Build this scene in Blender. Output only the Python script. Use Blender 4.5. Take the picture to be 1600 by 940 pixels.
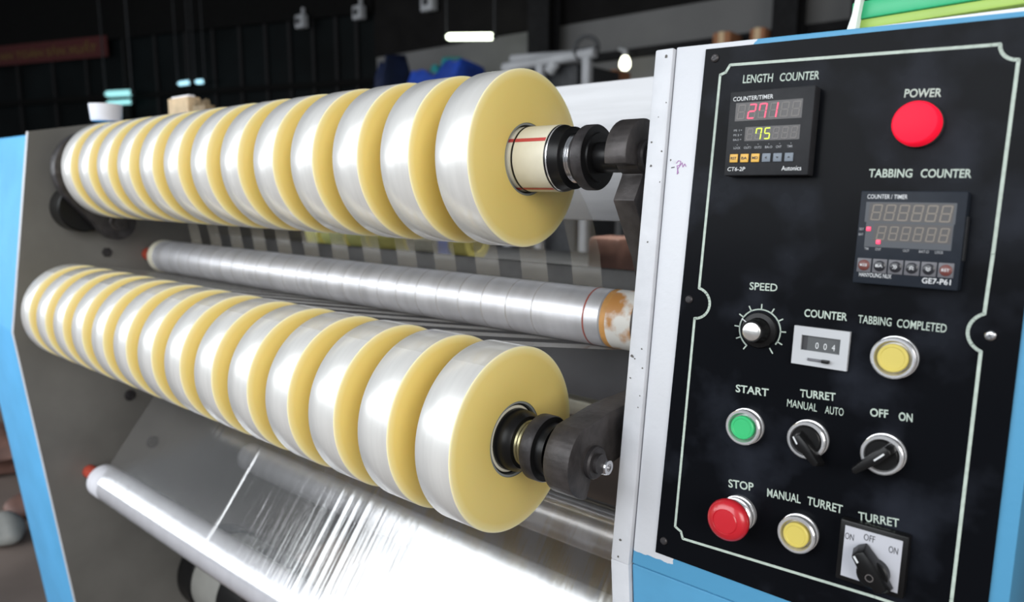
import bpy, bmesh, math, random
from mathutils import Vector, Matrix
S = bpy.context.scene
for o in list(bpy.data.objects): bpy.data.objects.remove(o, do_unlink=True)
COL = S.collection
rnd = random.Random(7)

# ------------------------------------------------------------------ camera
F_PX = 1132.55
YAW, PITCH, ROLL = 0.70026, -0.15613, 0.00350
CAM = Vector((0.53034, -0.65688, -0.03095))
fwd = Vector((-math.sin(YAW) * math.cos(PITCH), math.cos(YAW) * math.cos(PITCH), math.sin(PITCH)))
rt = fwd.cross(Vector((0, 0, 1))).normalized()
upv = rt.cross(fwd)
cr, sr = math.cos(ROLL), math.sin(ROLL)
rt, upv = cr * rt + sr * upv, -sr * rt + cr * upv
cd = bpy.data.cameras.new('camera')
cam = bpy.data.objects.new('camera', cd)
COL.objects.link(cam)
M = Matrix((rt, upv, -fwd)).transposed().to_4x4()
M.translation = CAM
cam.matrix_world = M
cd.sensor_width = 36
cd.sensor_fit = 'HORIZONTAL'
cd.lens = F_PX / 1600 * 36
cd.clip_start = 0.02
cd.clip_end = 200
cd.dof.use_dof = True
cd.dof.focus_distance = 0.72
cd.dof.aperture_fstop = 4.5
S.camera = cam

# ------------------------------------------------------------------ light, world, exposure
S.view_settings.view_transform = 'Standard'
S.view_settings.look = 'None'
S.view_settings.gamma = 1
S.view_settings.use_curve_mapping = False
S.view_settings.exposure = 0.0
w = bpy.data.worlds.new('hall_air')
S.world = w
w.use_nodes = True
w.node_tree.nodes['Background'].inputs[0].default_value = (0.86, 0.93, 1.0, 1)
w.node_tree.nodes['Background'].inputs[1].default_value = 0.22


def area(name, loc, target, sx, sy, power, col):
    l = bpy.data.lights.new(name, 'AREA')
    l.shape = 'RECTANGLE'
    l.size, l.size_y, l.energy, l.color = sx, sy, power, col
    o = bpy.data.objects.new(name, l)
    COL.objects.link(o)
    o.location = loc
    o.rotation_euler = (Vector(target) - Vector(loc)).to_track_quat('-Z', 'Y').to_euler()
    return o


# daylight through the high window band of the hall's front side
area('daylight_window', (-2.4, -4.2, 1.85), (-2.4, 0, 1.5), 6.6, 3.0, 340, (0.93, 0.97, 1.0))
area('daylight_window_far', (-9.9, -4.2, 0.7), (-9.9, 0, 0.7), 8.0, 1.5, 250, (0.93, 0.97, 1.0))
area('daylight_side_fill', (4.6, -3.0, 1.5), (0, 0, -0.2), 3.4, 3.0, 230, (1.0, 0.98, 0.94))  # unseen fill from the right, added to brighten the yellow roll faces

# added unseen fill over the packing table, brightens the small rolls behind the machine
area('table_fill_light', (-.6, .72, 1.8), (-.6, .80, 0), 2.4, .2, 9, (1.0, 0.98, 0.9)).data.spread = math.radians(24)

# ------------------------------------------------------------------ pixel -> place helpers (photo frame 1600x940)
def ray(px, py): return rt * ((px - 800) / F_PX) - upv * ((py - 470) / F_PX) + fwd
def onx(px, py, x):
    d = ray(px, py); return CAM + d * ((x - CAM.x) / d.x)
def ony(px, py, y):
    d = ray(px, py); return CAM + d * ((y - CAM.y) / d.y)
def onz(px, py, z):
    d = ray(px, py); return CAM + d * ((z - CAM.z) / d.z)
def onplane(px, py, o, n):
    d = ray(px, py); return CAM + d * ((o - CAM).dot(n) / d.dot(n))
TI = 0.07988                       # the console leans back
PN = Vector((0, -math.cos(TI), math.sin(TI)))
PU = Vector((0, math.sin(TI), math.cos(TI)))
PO = Vector((0, -0.04131, 0))
def pan(px, py, wz=0.0):
    X = onplane(px, py, PO + PN * wz, PN)
    return (X.x, (X - PO).dot(PU))
def loc2w(u, v, wz): return PO + Vector((u, 0, 0)) + PU * v + PN * wz

# ------------------------------------------------------------------ materials
def mat(name, col, rough=0.5, metal=0.0, var=0.0, vscale=20, bump=0.0, bscale=80, coat=0.0, spec=0.5,
        emit=None, estr=0.0, stretch=(1, 1, 1), sss=0.0, rvar=0.0, col2=None, thr=None, aniso=0.0):
    m = bpy.data.materials.new(name)
    m.use_nodes = True
    nt = m.node_tree
    b = nt.nodes['Principled BSDF']
    b.inputs['Base Color'].default_value = (*col, 1)
    b.inputs['Roughness'].default_value = rough
    b.inputs['Metallic'].default_value = metal
    b.inputs['Coat Weight'].default_value = coat
    b.inputs['Coat Roughness'].default_value = 0.08
    b.inputs['Specular IOR Level'].default_value = spec
    if sss:
        b.inputs['Subsurface Weight'].default_value = sss
        b.inputs['Subsurface Scale'].default_value = 0.01
    if emit:
        b.inputs['Emission Color'].default_value = (*emit, 1)
        b.inputs['Emission Strength'].default_value = estr
    tc = nt.nodes.new('ShaderNodeTexCoord')
    mp = nt.nodes.new('ShaderNodeMapping')
    mp.inputs['Scale'].default_value = stretch
    nt.links.new(tc.outputs['Object'], mp.inputs[0])
    nz = nt.nodes.new('ShaderNodeTexNoise')
    nz.inputs['Scale'].default_value = vscale
    nz.inputs['Detail'].default_value = 4
    nt.links.new(mp.outputs[0], nz.inputs['Vector'])
    rp = nt.nodes.new('ShaderNodeValToRGB')
    c2 = col2 or tuple(min(1, c * (1 + var)) for c in col)
    c1 = col if col2 else tuple(c * (1 - var) for c in col)
    t0, t1 = thr or (0.3, 0.7)
    rp.color_ramp.elements[0].position = t0
    rp.color_ramp.elements[1].position = t1
    rp.color_ramp.elements[0].color = (*c1, 1)
    rp.color_ramp.elements[1].color = (*c2, 1)
    nt.links.new(nz.outputs['Fac'], rp.inputs[0])
    if var or col2: nt.links.new(rp.outputs[0], b.inputs['Base Color'])
    if rvar:
        mr = nt.nodes.new('ShaderNodeMapRange')
        mr.inputs[3].default_value = max(0.02, rough - rvar)
        mr.inputs[4].default_value = rough + rvar
        nt.links.new(nz.outputs['Fac'], mr.inputs[0])
        nt.links.new(mr.outputs[0], b.inputs['Roughness'])
    if bump:
        n2 = nt.nodes.new('ShaderNodeTexNoise')
        n2.inputs['Scale'].default_value = bscale
        n2.inputs['Detail'].default_value = 3
        nt.links.new(mp.outputs[0], n2.inputs['Vector'])
        bp = nt.nodes.new('ShaderNodeBump')
        bp.inputs['Strength'].default_value = bump
        bp.inputs['Distance'].default_value = 0.002
        nt.links.new(n2.outputs['Fac'], bp.inputs['Height'])
        nt.links.new(bp.outputs[0], b.inputs['Normal'])
    return m


def film_mat(name, tint, opac, rough, stretch, bump, bscale, diff=0.3):
    """clear plastic film: see-through, with a glossy skin and a little haze"""
    m = bpy.data.materials.new(name)
    m.use_nodes = True
    nt = m.node_tree
    nt.nodes.remove(nt.nodes['Principled BSDF'])
    out = nt.nodes['Material Output']
    tr = nt.nodes.new('ShaderNodeBsdfTransparent')
    gl = nt.nodes.new('ShaderNodeBsdfGlossy')
    gl.inputs['Roughness'].default_value = rough
    df = nt.nodes.new('ShaderNodeBsdfDiffuse')
    df.inputs[0].default_value = (*tint, 1)
    mx = nt.nodes.new('ShaderNodeMixShader')
    mx.inputs[0].default_value = diff
    nt.links.new(gl.outputs[0], mx.inputs[1])
    nt.links.new(df.outputs[0], mx.inputs[2])
    lw = nt.nodes.new('ShaderNodeLayerWeight')
    lw.inputs[0].default_value = 0.5
    pw = nt.nodes.new('ShaderNodeMath'); pw.operation = 'POWER'; pw.inputs[1].default_value = 4.0
    nt.links.new(lw.outputs['Facing'], pw.inputs[0])
    fr = nt.nodes.new('ShaderNodeMath'); fr.operation = 'MULTIPLY'; fr.inputs[1].default_value = 0.8
    nt.links.new(pw.outputs[0], fr.inputs[0])
    ad = nt.nodes.new('ShaderNodeMath')
    ad.operation = 'ADD'
    ad.use_clamp = True
    ad.inputs[1].default_value = opac
    nt.links.new(fr.outputs[0], ad.inputs[0])
    fx = nt.nodes.new('ShaderNodeMixShader')
    nt.links.new(ad.outputs[0], fx.inputs[0])
    nt.links.new(tr.outputs[0], fx.inputs[1])
    nt.links.new(mx.outputs[0], fx.inputs[2])
    nt.links.new(fx.outputs[0], out.inputs[0])
    if bump:
        tc = nt.nodes.new('ShaderNodeTexCoord')
        mp = nt.nodes.new('ShaderNodeMapping')
        mp.inputs['Scale'].default_value = stretch
        nz = nt.nodes.new('ShaderNodeTexNoise')
        nz.inputs['Scale'].default_value = bscale
        nz.inputs['Detail'].default_value = 5
        bp = nt.nodes.new('ShaderNodeBump')
        bp.inputs['Strength'].default_value = bump
        bp.inputs['Distance'].default_value = 0.004
        nt.links.new(tc.outputs['Object'], mp.inputs[0])
        nt.links.new(mp.outputs[0], nz.inputs['Vector'])
        nt.links.new(nz.outputs['Fac'], bp.inputs['Height'])
        nt.links.new(bp.outputs[0], gl.inputs['Normal'])
    return m


def tape_face_mat():
    """yellow side of a wound roll: paler at the very rim, faint winding rings"""
    m = mat('yellow_tape_edge', (0.80, 0.62, 0.20), 0.42, sss=0.15)
    nt = m.node_tree
    b = nt.nodes['Principled BSDF']
    tc = nt.nodes.new('ShaderNodeTexCoord')
    sp = nt.nodes.new('ShaderNodeSeparateXYZ')
    nt.links.new(tc.outputs['Object'], sp.inputs[0])
    cb = nt.nodes.new('ShaderNodeCombineXYZ')
    nt.links.new(sp.outputs[1], cb.inputs[1])
    nt.links.new(sp.outputs[2], cb.inputs[2])
    ln = nt.nodes.new('ShaderNodeVectorMath')
    ln.operation = 'LENGTH'
    nt.links.new(cb.outputs[0], ln.inputs[0])
    rp = nt.nodes.new('ShaderNodeValToRGB')
    e = rp.color_ramp.elements
    e[0].position = 0.40; e[0].color = (0.66, 0.50, 0.15, 1)
    e[1].position = 1.0; e[1].color = (0.86, 0.80, 0.52, 1)
    a = e.new(0.90); a.color = (0.74, 0.575, 0.185, 1)
    a = e.new(0.965); a.color = (0.80, 0.68, 0.30, 1)
    mu = nt.nodes.new('ShaderNodeMath')
    mu.operation = 'MULTIPLY'
    mu.inputs[1].default_value = 10.0
    nt.links.new(ln.outputs['Value'], mu.inputs[0])
    nt.links.new(mu.outputs[0], rp.inputs[0])
    nt.links.new(rp.outputs[0], b.inputs['Base Color'])
    return m


def cabinet_paint():
    """blue cabinet whose left margin was over-painted white, with a ragged edge"""
    m = mat('blue_white_cabinet_paint', (0.1, 0.36, 0.62), 0.42, bump=0.15, bscale=120)
    nt = m.node_tree
    b = nt.nodes['Principled BSDF']
    tc = nt.nodes.new('ShaderNodeTexCoord')
    sp = nt.nodes.new('ShaderNodeSeparateXYZ')
    nt.links.new(tc.outputs['Object'], sp.inputs[0])
    nz = nt.nodes.new('ShaderNodeTexNoise')
    nz.inputs['Scale'].default_value = 90
    nt.links.new(tc.outputs['Object'], nz.inputs['Vector'])

    def less(sock, lim, amp):
        a = nt.nodes.new('ShaderNodeMath'); a.operation = 'MULTIPLY_ADD'
        a.inputs[1].default_value = amp
        nt.links.new(nz.outputs['Fac'], a.inputs[0]); nt.links.new(sock, a.inputs[2])
        c = nt.nodes.new('ShaderNodeMath'); c.operation = 'LESS_THAN'; c.inputs[1].default_value = lim
        nt.links.new(a.outputs[0], c.inputs[0]); return c.outputs[0]
    left = less(sp.outputs[0], 0.232, 0.006)
    low = less(sp.outputs[1], -0.388, 0.006)
    topl = less(sp.outputs[0], 0.295, 0.05)
    hi = nt.nodes.new('ShaderNodeMath'); hi.operation = 'GREATER_THAN'; hi.inputs[1].default_value = 0.07
    nt.links.new(sp.outputs[1], hi.inputs[0])
    an = nt.nodes.new('ShaderNodeMath'); an.operation = 'MULTIPLY'
    nt.links.new(topl, an.inputs[0]); nt.links.new(hi.outputs[0], an.inputs[1])
    mxm = nt.nodes.new('ShaderNodeMath'); mxm.operation = 'MAXIMUM'
    nt.links.new(left, mxm.inputs[0]); nt.links.new(an.outputs[0], mxm.inputs[1])
    sb = nt.nodes.new('ShaderNodeMath'); sb.operation = 'SUBTRACT'; sb.use_clamp = True
    nt.links.new(mxm.outputs[0], sb.inputs[0]); nt.links.new(low, sb.inputs[1])
    mc = nt.nodes.new('ShaderNodeMix'); mc.data_type = 'RGBA'
    mc.inputs['A'].default_value = (0.075, 0.28, 0.48, 1)
    mc.inputs['B'].default_value = (0.56, 0.575, 0.615, 1)
    nt.links.new(sb.outputs[0], mc.inputs['Factor'])
    nt.links.new(mc.outputs['Result'], b.inputs['Base Color'])
    return m


MT = {}
MT['wound'] = mat('glossy_clear_wound_film', (0.74, 0.735, 0.72), 0.34, metal=0.36, var=0.05, vscale=9, stretch=(14, 1, 1), coat=0.25, spec=0.6)
MT['yellow'] = tape_face_mat()
MT['core'] = mat('grey_card_core', (0.20, 0.21, 0.20), 0.7, var=0.2)
MT['corepale'] = mat('pale_core_sleeve', (0.55, 0.58, 0.48), 0.5, var=0.1)
MT['cream'] = mat('cream_plastic_shaft', (0.64, 0.61, 0.50), 0.35, var=0.06, vscale=40)
MT['redstrip'] = mat('red_strip', (0.45, 0.05, 0.05), 0.45)
MT['black'] = mat('black_plastic', (0.006, 0.006, 0.0065), 0.34, var=0.3, spec=0.25)
MT['blackmetal'] = mat('blackened_steel', (0.040, 0.037, 0.039), 0.42, metal=0.35, spec=0.3, var=0.35, vscale=60, bump=0.15, bscale=200)
MT['darksteel'] = mat('dark_oiled_steel', (0.048, 0.043, 0.043), 0.45, metal=0.35, spec=0.35, var=0.4, vscale=45, bump=0.2, bscale=160)
MT['steel'] = mat('bright_steel', (0.72, 0.72, 0.74), 0.22, metal=1.0, var=0.08)
MT['brass'] = mat('dull_brass', (0.36, 0.33, 0.20), 0.35, metal=0.9, var=0.2)
MT['roller'] = mat('brushed_aluminium_roller', (0.60, 0.60, 0.63), 0.42, metal=0.65, var=0.12, vscale=6, stretch=(6, 1, 1), rvar=0.06)
MT['rollerpale'] = mat('pale_film_covered_roller', (0.66, 0.66, 0.71), 0.6, metal=0.0, var=0.06, vscale=6, stretch=(6, 1, 1))
MT['rollerdark'] = mat('worn_steel_roller', (0.50, 0.48, 0.47), 0.32, metal=0.85, var=0.15, vscale=8, stretch=(5, 1, 1))
MT['rust'] = mat('rusty_roller_end', (0.62, 0.60, 0.56), 0.5, col2=(0.42, 0.19, 0.05), vscale=28, thr=(0.52, 0.64))
MT['orange'] = mat('orange_rust', (0.45, 0.22, 0.06), 0.6, var=0.3, vscale=40)
MT['redline'] = mat('rust_red_line', (0.28, 0.05, 0.03), 0.6, var=0.3)
MT['redtip'] = mat('red_rubber_tip', (0.50, 0.07, 0.04), 0.5, var=0.2)
MT['groove'] = mat('dark_groove', (0.30, 0.28, 0.27), 0.5, var=0.2)
MT['grey'] = mat('grey_painted_steel', (0.135, 0.132, 0.124), 0.5, var=0.22, vscale=5, bump=0.06, bscale=60)
MT['white'] = mat('white_painted_edge', (0.54, 0.555, 0.595), 0.42, col2=(0.46, 0.475, 0.51), vscale=26, thr=(0.4, 0.8), bump=0.25, bscale=70)
MT['chip'] = mat('paint_chip', (0.10, 0.095, 0.09), 0.7, var=0.3)
MT['beam'] = mat('white_painted_beam', (0.50, 0.51, 0.54), 0.38, var=0.07, vscale=7, stretch=(1, 8, 14))
MT['blue'] = mat('sky_blue_paint', (0.105, 0.40, 0.72), 0.6, spec=0.25, var=0.08, vscale=9, bump=0.05)
MT['cab'] = cabinet_paint()
MT['bluedk'] = mat('blue_cabinet_paint', (0.075, 0.28, 0.48), 0.45, var=0.1, vscale=12)
MT['darkplate'] = mat('dark_grey_cover', (0.085, 0.085, 0.092), 0.5, var=0.2, vscale=8)
MT['bar'] = mat('dark_grey_bar', (0.12, 0.118, 0.118), 0.45, var=0.2)
MT['tube'] = mat('beige_tube', (0.42, 0.40, 0.33), 0.35, metal=0.3, var=0.1)
MT['film'] = film_mat('clear_stretched_film', (0.75, 0.76, 0.80), 0.30, 0.12, (30, 1.6, 1.6), 0.09, 5, 0.06)
MT['strand'] = film_mat('clear_tape_strand', (0.45, 0.41, 0.34), 0.30, 0.40, (1, 1, 1), 0.0, 1, 0.75)
MT['strandclear'] = film_mat('clear_tight_tape', (0.6, 0.58, 0.52), 0.10, 0.15, (1, 1, 1), 0.0, 1, 0.25)
MT['panel'] = mat('black_enamel_panel', (0.0035, 0.004, 0.0055), 0.26, col2=(0.020, 0.023, 0.032), vscale=13, thr=(0.52, 0.80), rvar=0.06, spec=0.05)
MT['print'] = mat('pale_green_print', (0.40, 0.47, 0.42), 0.6, var=0.12, vscale=200)
MT['chrome'] = mat('chrome_bezel', (0.80, 0.80, 0.82), 0.22, metal=0.75, var=0.04)
MT['alu'] = mat('turned_aluminium_cap', (0.85, 0.84, 0.82), 0.24, metal=0.9, var=0.1, vscale=90)
MT['green'] = mat('green_button', (0.03, 0.43, 0.15), 0.4, var=0.04)
MT['ybtn'] = mat('yellow_button', (0.56, 0.46, 0.10), 0.42, var=0.05)
MT['redbtn'] = mat('red_mushroom_button', (0.47, 0.012, 0.022), 0.30, var=0.06, coat=0.3)
MT['lamp'] = mat('lit_red_lens', (0.6, 0.008, 0.03), 0.5, emit=(1.0, 0.008, 0.035), estr=0.62, spec=0.15)
MT['ctr'] = mat('dark_grey_counter_face', (0.022, 0.023, 0.026), 0.5, spec=0.15, var=0.1, vscale=120)
MT['ctrblue'] = mat('blue_grey_counter_face', (0.014, 0.018, 0.026), 0.45, spec=0.15, var=0.1, vscale=120)
MT['disp'] = mat('smoked_display_window', (0.05, 0.046, 0.048), 0.4, var=0.06)
MT['disp2'] = mat('grey_display_surround', (0.040, 0.046, 0.058), 0.4, var=0.06)
MT['dim'] = mat('unlit_digit_segment', (0.13, 0.122, 0.118), 0.5, var=0.05)
MT['dim2'] = mat('unlit_amber_segment', (0.19, 0.165, 0.135), 0.5, var=0.05)
MT['litred'] = mat('lit_red_segment', (0.5, 0.03, 0.07), 0.4, emit=(1.0, 0.05, 0.13), estr=1.4)
MT['lityel'] = mat('lit_yellow_green_segment', (0.4, 0.5, 0.03), 0.4, emit=(0.72, 1.0, 0.02), estr=0.95)
MT['whitetxt'] = mat('white_print', (0.62, 0.64, 0.66), 0.6, var=0.05)
MT['greytxt'] = mat('grey_print', (0.30, 0.31, 0.33), 0.6, var=0.05)
MT['keyor'] = mat('orange_key', (0.62, 0.36, 0.06), 0.5, var=0.1)
MT['keygr'] = mat('grey_blue_key', (0.15, 0.18, 0.22), 0.5, var=0.1)
MT['keybase'] = mat('grey_key_base', (0.11, 0.11, 0.125), 0.5, var=0.1)
MT['keyblk'] = mat('black_round_key', (0.02, 0.021, 0.027), 0.25, var=0.1)
MT['keyred'] = mat('maroon_key_ring', (0.13, 0.035, 0.03), 0.45, var=0.1)
MT['ctrgrey'] = mat('light_grey_counter_case', (0.43, 0.445, 0.47), 0.45, var=0.03)
MT['wheel'] = mat('dark_number_wheels', (0.07, 0.075, 0.08), 0.4, var=0.15)
MT['plate'] = mat('silver_switch_plate', (0.46, 0.47, 0.52), 0.40, var=0.05, vscale=15)
MT['ink'] = mat('black_ink', (0.03, 0.03, 0.035), 0.6)
MT['purple'] = mat('purple_pen', (0.36, 0.16, 0.40), 0.6)
MT['paper'] = mat('white_paper', (0.78, 0.77, 0.84), 0.6, var=0.04)
MT['bookgreen'] = mat('green_cover', (0.02, 0.40, 0.17), 0.4, var=0.06)
MT['booklime'] = mat('lime_cover_edge', (0.30, 0.45, 0.08), 0.45, var=0.08)
MT['plasticbag'] = mat('white_plastic_sheet', (0.70, 0.74, 0.70), 0.4, var=0.08)
MT['conc'] = mat('stained_concrete_floor', (0.13, 0.10, 0.085), 0.65, var=0.3, vscale=2.5, bump=0.1)
MT['wallgrey'] = mat('grey_plaster', (0.135, 0.135, 0.135), 0.85, var=0.1, vscale=1.5)
MT['clad'] = mat('dark_cladding', (0.009, 0.0085, 0.0085), 0.8, var=0.2, vscale=3, spec=0.08)
MT['glass'] = mat('dark_glazing', (0.0025, 0.004, 0.0045), 0.6, var=0.5, vscale=1.2, spec=0.08)
MT['mull'] = mat('dark_glazing_bar', (0.018, 0.018, 0.019), 0.7, var=0.1, spec=0.08)
MT['mullblk'] = mat('black_glazing_bar', (0.004, 0.004, 0.004), 0.8, spec=0.08)
MT['ceil'] = mat('dark_roof_sheet', (0.005, 0.005, 0.005), 0.9, var=0.2, spec=0.08)
MT['post'] = mat('dark_steel_column', (0.012, 0.012, 0.013), 0.7, var=0.2, spec=0.08)
MT['tubelamp'] = mat('fluorescent_tube', (0.9, 1, 0.85), 0.4, emit=(0.92, 1.0, 0.78), estr=6)
MT['teal'] = mat('teal_reflection_glow', (0.3, 0.6, 0.6), 0.4, emit=(0.34, 0.78, 0.80), estr=1.0)
MT['blueglow'] = mat('bluish_reflection_glow', (0.5, 0.8, 0.9), 0.4, emit=(0.42, 0.80, 0.95), estr=1.3)
MT['bulb'] = mat('warm_white_bulb', (1, 1, 0.8), 0.4, emit=(1.0, 1.0, 0.78), estr=5)
MT['banner'] = mat('dark_red_banner', (0.05, 0.002, 0.002), 0.8, var=0.2)
MT['bantxt'] = mat('ochre_letters', (0.09, 0.05, 0.008), 0.8)
MT['tarp'] = mat('blue_tarpaulin', (0.015, 0.055, 0.34), 0.5, var=0.35, vscale=4)
MT['tarpdark'] = mat('dark_blue_sheet', (0.003, 0.010, 0.045), 0.6, var=0.4, vscale=4)
MT['tarp2'] = mat('teal_tarpaulin', (0.02, 0.22, 0.24), 0.5, var=0.3, vscale=4)
MT['mach'] = mat('pale_grey_machine', (0.36, 0.37, 0.39), 0.5, var=0.15, vscale=4)
MT['machdk'] = mat('dark_machine', (0.03, 0.032, 0.036), 0.6, var=0.3)
MT['card'] = mat('brown_cardboard', (0.30, 0.13, 0.06), 0.8, var=0.15, vscale=6)
MT['cardpale'] = mat('pale_cardboard', (0.55, 0.40, 0.24), 0.7, var=0.2, vscale=30)
MT['whitepl'] = mat('white_plastic', (0.80, 0.80, 0.85), 0.4, var=0.04)
MT['bristle'] = mat('brown_bristle', (0.22, 0.16, 0.09), 0.7, var=0.3, vscale=60)
MT['motor'] = mat('pale_grey_motor', (0.25, 0.25, 0.235), 0.5, var=0.08)
MT['yroll'] = mat('yellow_green_tape_edge', (0.70, 0.62, 0.18), 0.5, var=0.15, vscale=20)
MT['pinkish'] = mat('pinkish_brown_pack', (0.13, 0.065, 0.05), 0.6, var=0.3, vscale=20)
MT['bluepk'] = mat('blue_pack', (0.16, 0.24, 0.70), 0.5, var=0.1)

# ------------------------------------------------------------------ mesh builder
class MB:
    def __init__(s):
        s.bm = bmesh.new(); s.mats = []
    def mi(s, m):
        m = MT[m] if isinstance(m, str) else m
        if m not in s.mats: s.mats.append(m)
        return s.mats.index(m)
    def faces(s, verts, polys, m):
        i = s.mi(m)
        vs = [s.bm.verts.new(v) for v in verts]
        out = []
        for p in polys:
            try:
                f = s.bm.faces.new([vs[k] for k in p]); f.material_index = i; out.append(f)
            except ValueError: pass
        return out
    def box(s, a, b, m, bev=0.0, mx=None):
        t = bmesh.new()
        bmesh.ops.create_cube(t, size=1)
        for v in t.verts:
            v.co = Vector(((a[k] + b[k]) / 2 + v.co[k] * (b[k] - a[k]) for k in range(3)))
        if bev: bmesh.ops.bevel(t, geom=t.edges[:], offset=bev, segments=2, affect='EDGES', profile=0.5)
        s._merge(t, m, mx)
    def _merge(s, t, m, mx=None):
        i = s.mi(m)
        mp = {}
        for v in t.verts:
            mp[v] = s.bm.verts.new(mx @ v.co if mx else v.co)
        for f in t.faces:
            try:
                g = s.bm.faces.new([mp[v] for v in f.verts]); g.material_index = i
            except ValueError: pass
        t.free()
    def lathe(s, prof, o, ax, m, seg=48, closed=False):
        """prof: list of (radius, height[, material]); material of a row paints the band that starts there"""
        o = Vector(o); ax = Vector(ax).normalized()
        h = Vector((0, 0, 1)) if abs(ax.z) < 0.9 else Vector((1, 0, 0))
        e1 = ax.cross(h).normalized(); e2 = ax.cross(e1)
        rings = []
        for p in prof:
            if p[0] < 1e-6: rings.append([s.bm.verts.new(o + ax * p[1])])
            else: rings.append([s.bm.verts.new(o + ax * p[1] + (e1 * math.cos(2 * math.pi * k / seg) + e2 * math.sin(2 * math.pi * k / seg)) * p[0]) for k in range(seg)])
        n = len(prof)
        for j in range(n if closed else n - 1):
            A, B = rings[j], rings[(j + 1) % n]
            i = s.mi(prof[j][2] if len(prof[j]) > 2 else m)
            for k in range(seg):
                k2 = (k + 1) % seg
                if len(A) == 1 and len(B) == 1: break
                if len(A) == 1: vs = [A[0], B[k2], B[k]]
                elif len(B) == 1: vs = [A[k], A[k2], B[0]]
                else: vs = [A[k], A[k2], B[k2], B[k]]
                f = s.bm.faces.new(vs); f.material_index = i
    def cyl(s, p0, p1, r, m, seg=32, r1=None, bev=0.0):
        p0, p1 = Vector(p0), Vector(p1)
        L = (p1 - p0).length; r1 = r if r1 is None else r1
        b = bev
        pr = [(0, 0), (r - b, 0)] + ([(r, b)] if b else []) + ([(r1, L - b)] if b else []) + [(r1 - b, L), (0, L)]
        s.lathe(pr, p0, p1 - p0, m, seg)
    def prism(s, poly, f0, f1, m, side=None, bev=0.0):
        """poly: 2D points; f0/f1 map a 2D point to the 3D front and back outline"""
        t = bmesh.new()
        a = [t.verts.new(f0(*p)) for p in poly]; b = [t.verts.new(f1(*p)) for p in poly]
        n = len(poly)
        t.faces.new(a); t.faces.new(b[::-1])
        sf = [t.faces.new([a[k], b[k], b[(k + 1) % n], a[(k + 1) % n]]) for k in range(n)]
        bmesh.ops.recalc_face_normals(t, faces=t.faces[:])
        if bev: bmesh.ops.bevel(t, geom=t.edges[:], offset=bev, segments=2, affect='EDGES', profile=0.5, clamp_overlap=True)
        i = s.mi(m); j = s.mi(side or m)
        sides = set(sf) if not bev else set()
        mp = {v: s.bm.verts.new(v.co) for v in t.verts}
        for f in t.faces:
            g = s.bm.faces.new([mp[v] for v in f.verts]); g.material_index = j if f in sides else i
        t.free()
    def build(s, name, parent=None, org=(0, 0, 0), smooth=35, recalc=True):
        org = Vector(org)
        if recalc: bmesh.ops.recalc_face_normals(s.bm, faces=s.bm.faces[:])
        for v in s.bm.verts: v.co -= org
        for e in s.bm.edges:
            e.smooth = not (len(e.link_faces) == 2 and e.calc_face_angle(0) > math.radians(smooth))
        for f in s.bm.faces: f.smooth = True
        me = bpy.data.meshes.new(name)
        s.bm.to_mesh(me); s.bm.free()
        for m in s.mats: me.materials.append(m)
        o = bpy.data.objects.new(name, me)
        COL.objects.link(o)
        if parent: o.parent = parent
        else: o.location = org
        return o


def tag(o, label=None, cat=None, group=None, kind=None):
    if label: o['label'] = label
    if cat: o['category'] = cat
    if group: o['group'] = group
    if kind: o['kind'] = kind
    return o
def empty(name, loc, label, cat, group=None):
    o = bpy.data.objects.new(name, None)
    o.empty_display_size = 0.05
    COL.objects.link(o); o.location = loc
    return tag(o, label, cat, group)
def copy_tree(o, parent=None):
    c = o.copy(); COL.objects.link(c)
    if parent: c.parent = parent
    for ch in list(o.children): copy_tree(ch, c)
    return c

TXT = {}
def text_geo(txt, bold=0.0, shear=0.0):
    key = (txt, bold, shear)
    if key not in TXT:
        c = bpy.data.curves.new('lettering', 'FONT')
        c.body = txt; c.size = 1; c.offset = bold; c.shear = shear; c.resolution_u = 3
        o = bpy.data.objects.new('lettering', c)
        COL.objects.link(o)
        dg = bpy.context.evaluated_depsgraph_get()
        me = bpy.data.meshes.new_from_object(o.evaluated_get(dg))
        V = [v.co.copy() for v in me.vertices]; P = [tuple(p.vertices) for p in me.polygons]
        bpy.data.objects.remove(o); bpy.data.meshes.remove(me); bpy.data.curves.remove(c)
        x0 = min(v.x for v in V); x1 = max(v.x for v in V)
        TXT[key] = (V, P, x0, x1)
    return TXT[key]
_v = text_geo('H')[0]
CAPH = max(v.y for v in _v)
def put_text(mb, txt, m, o, eu, ev, width, cap, bold=0.0, shear=0.0):
    """letters from left-baseline point o, along eu, upright ev, to the given width and capital height"""
    V, P, x0, x1 = text_geo(txt, bold, shear)
    o, eu, ev = Vector(o), Vector(eu), Vector(ev)
    kx = width / (x1 - x0); ky = cap / CAPH
    mb.faces([o + eu * ((v.x - x0) * kx) + ev * (v.y * ky) for v in V], P, m)

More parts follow.
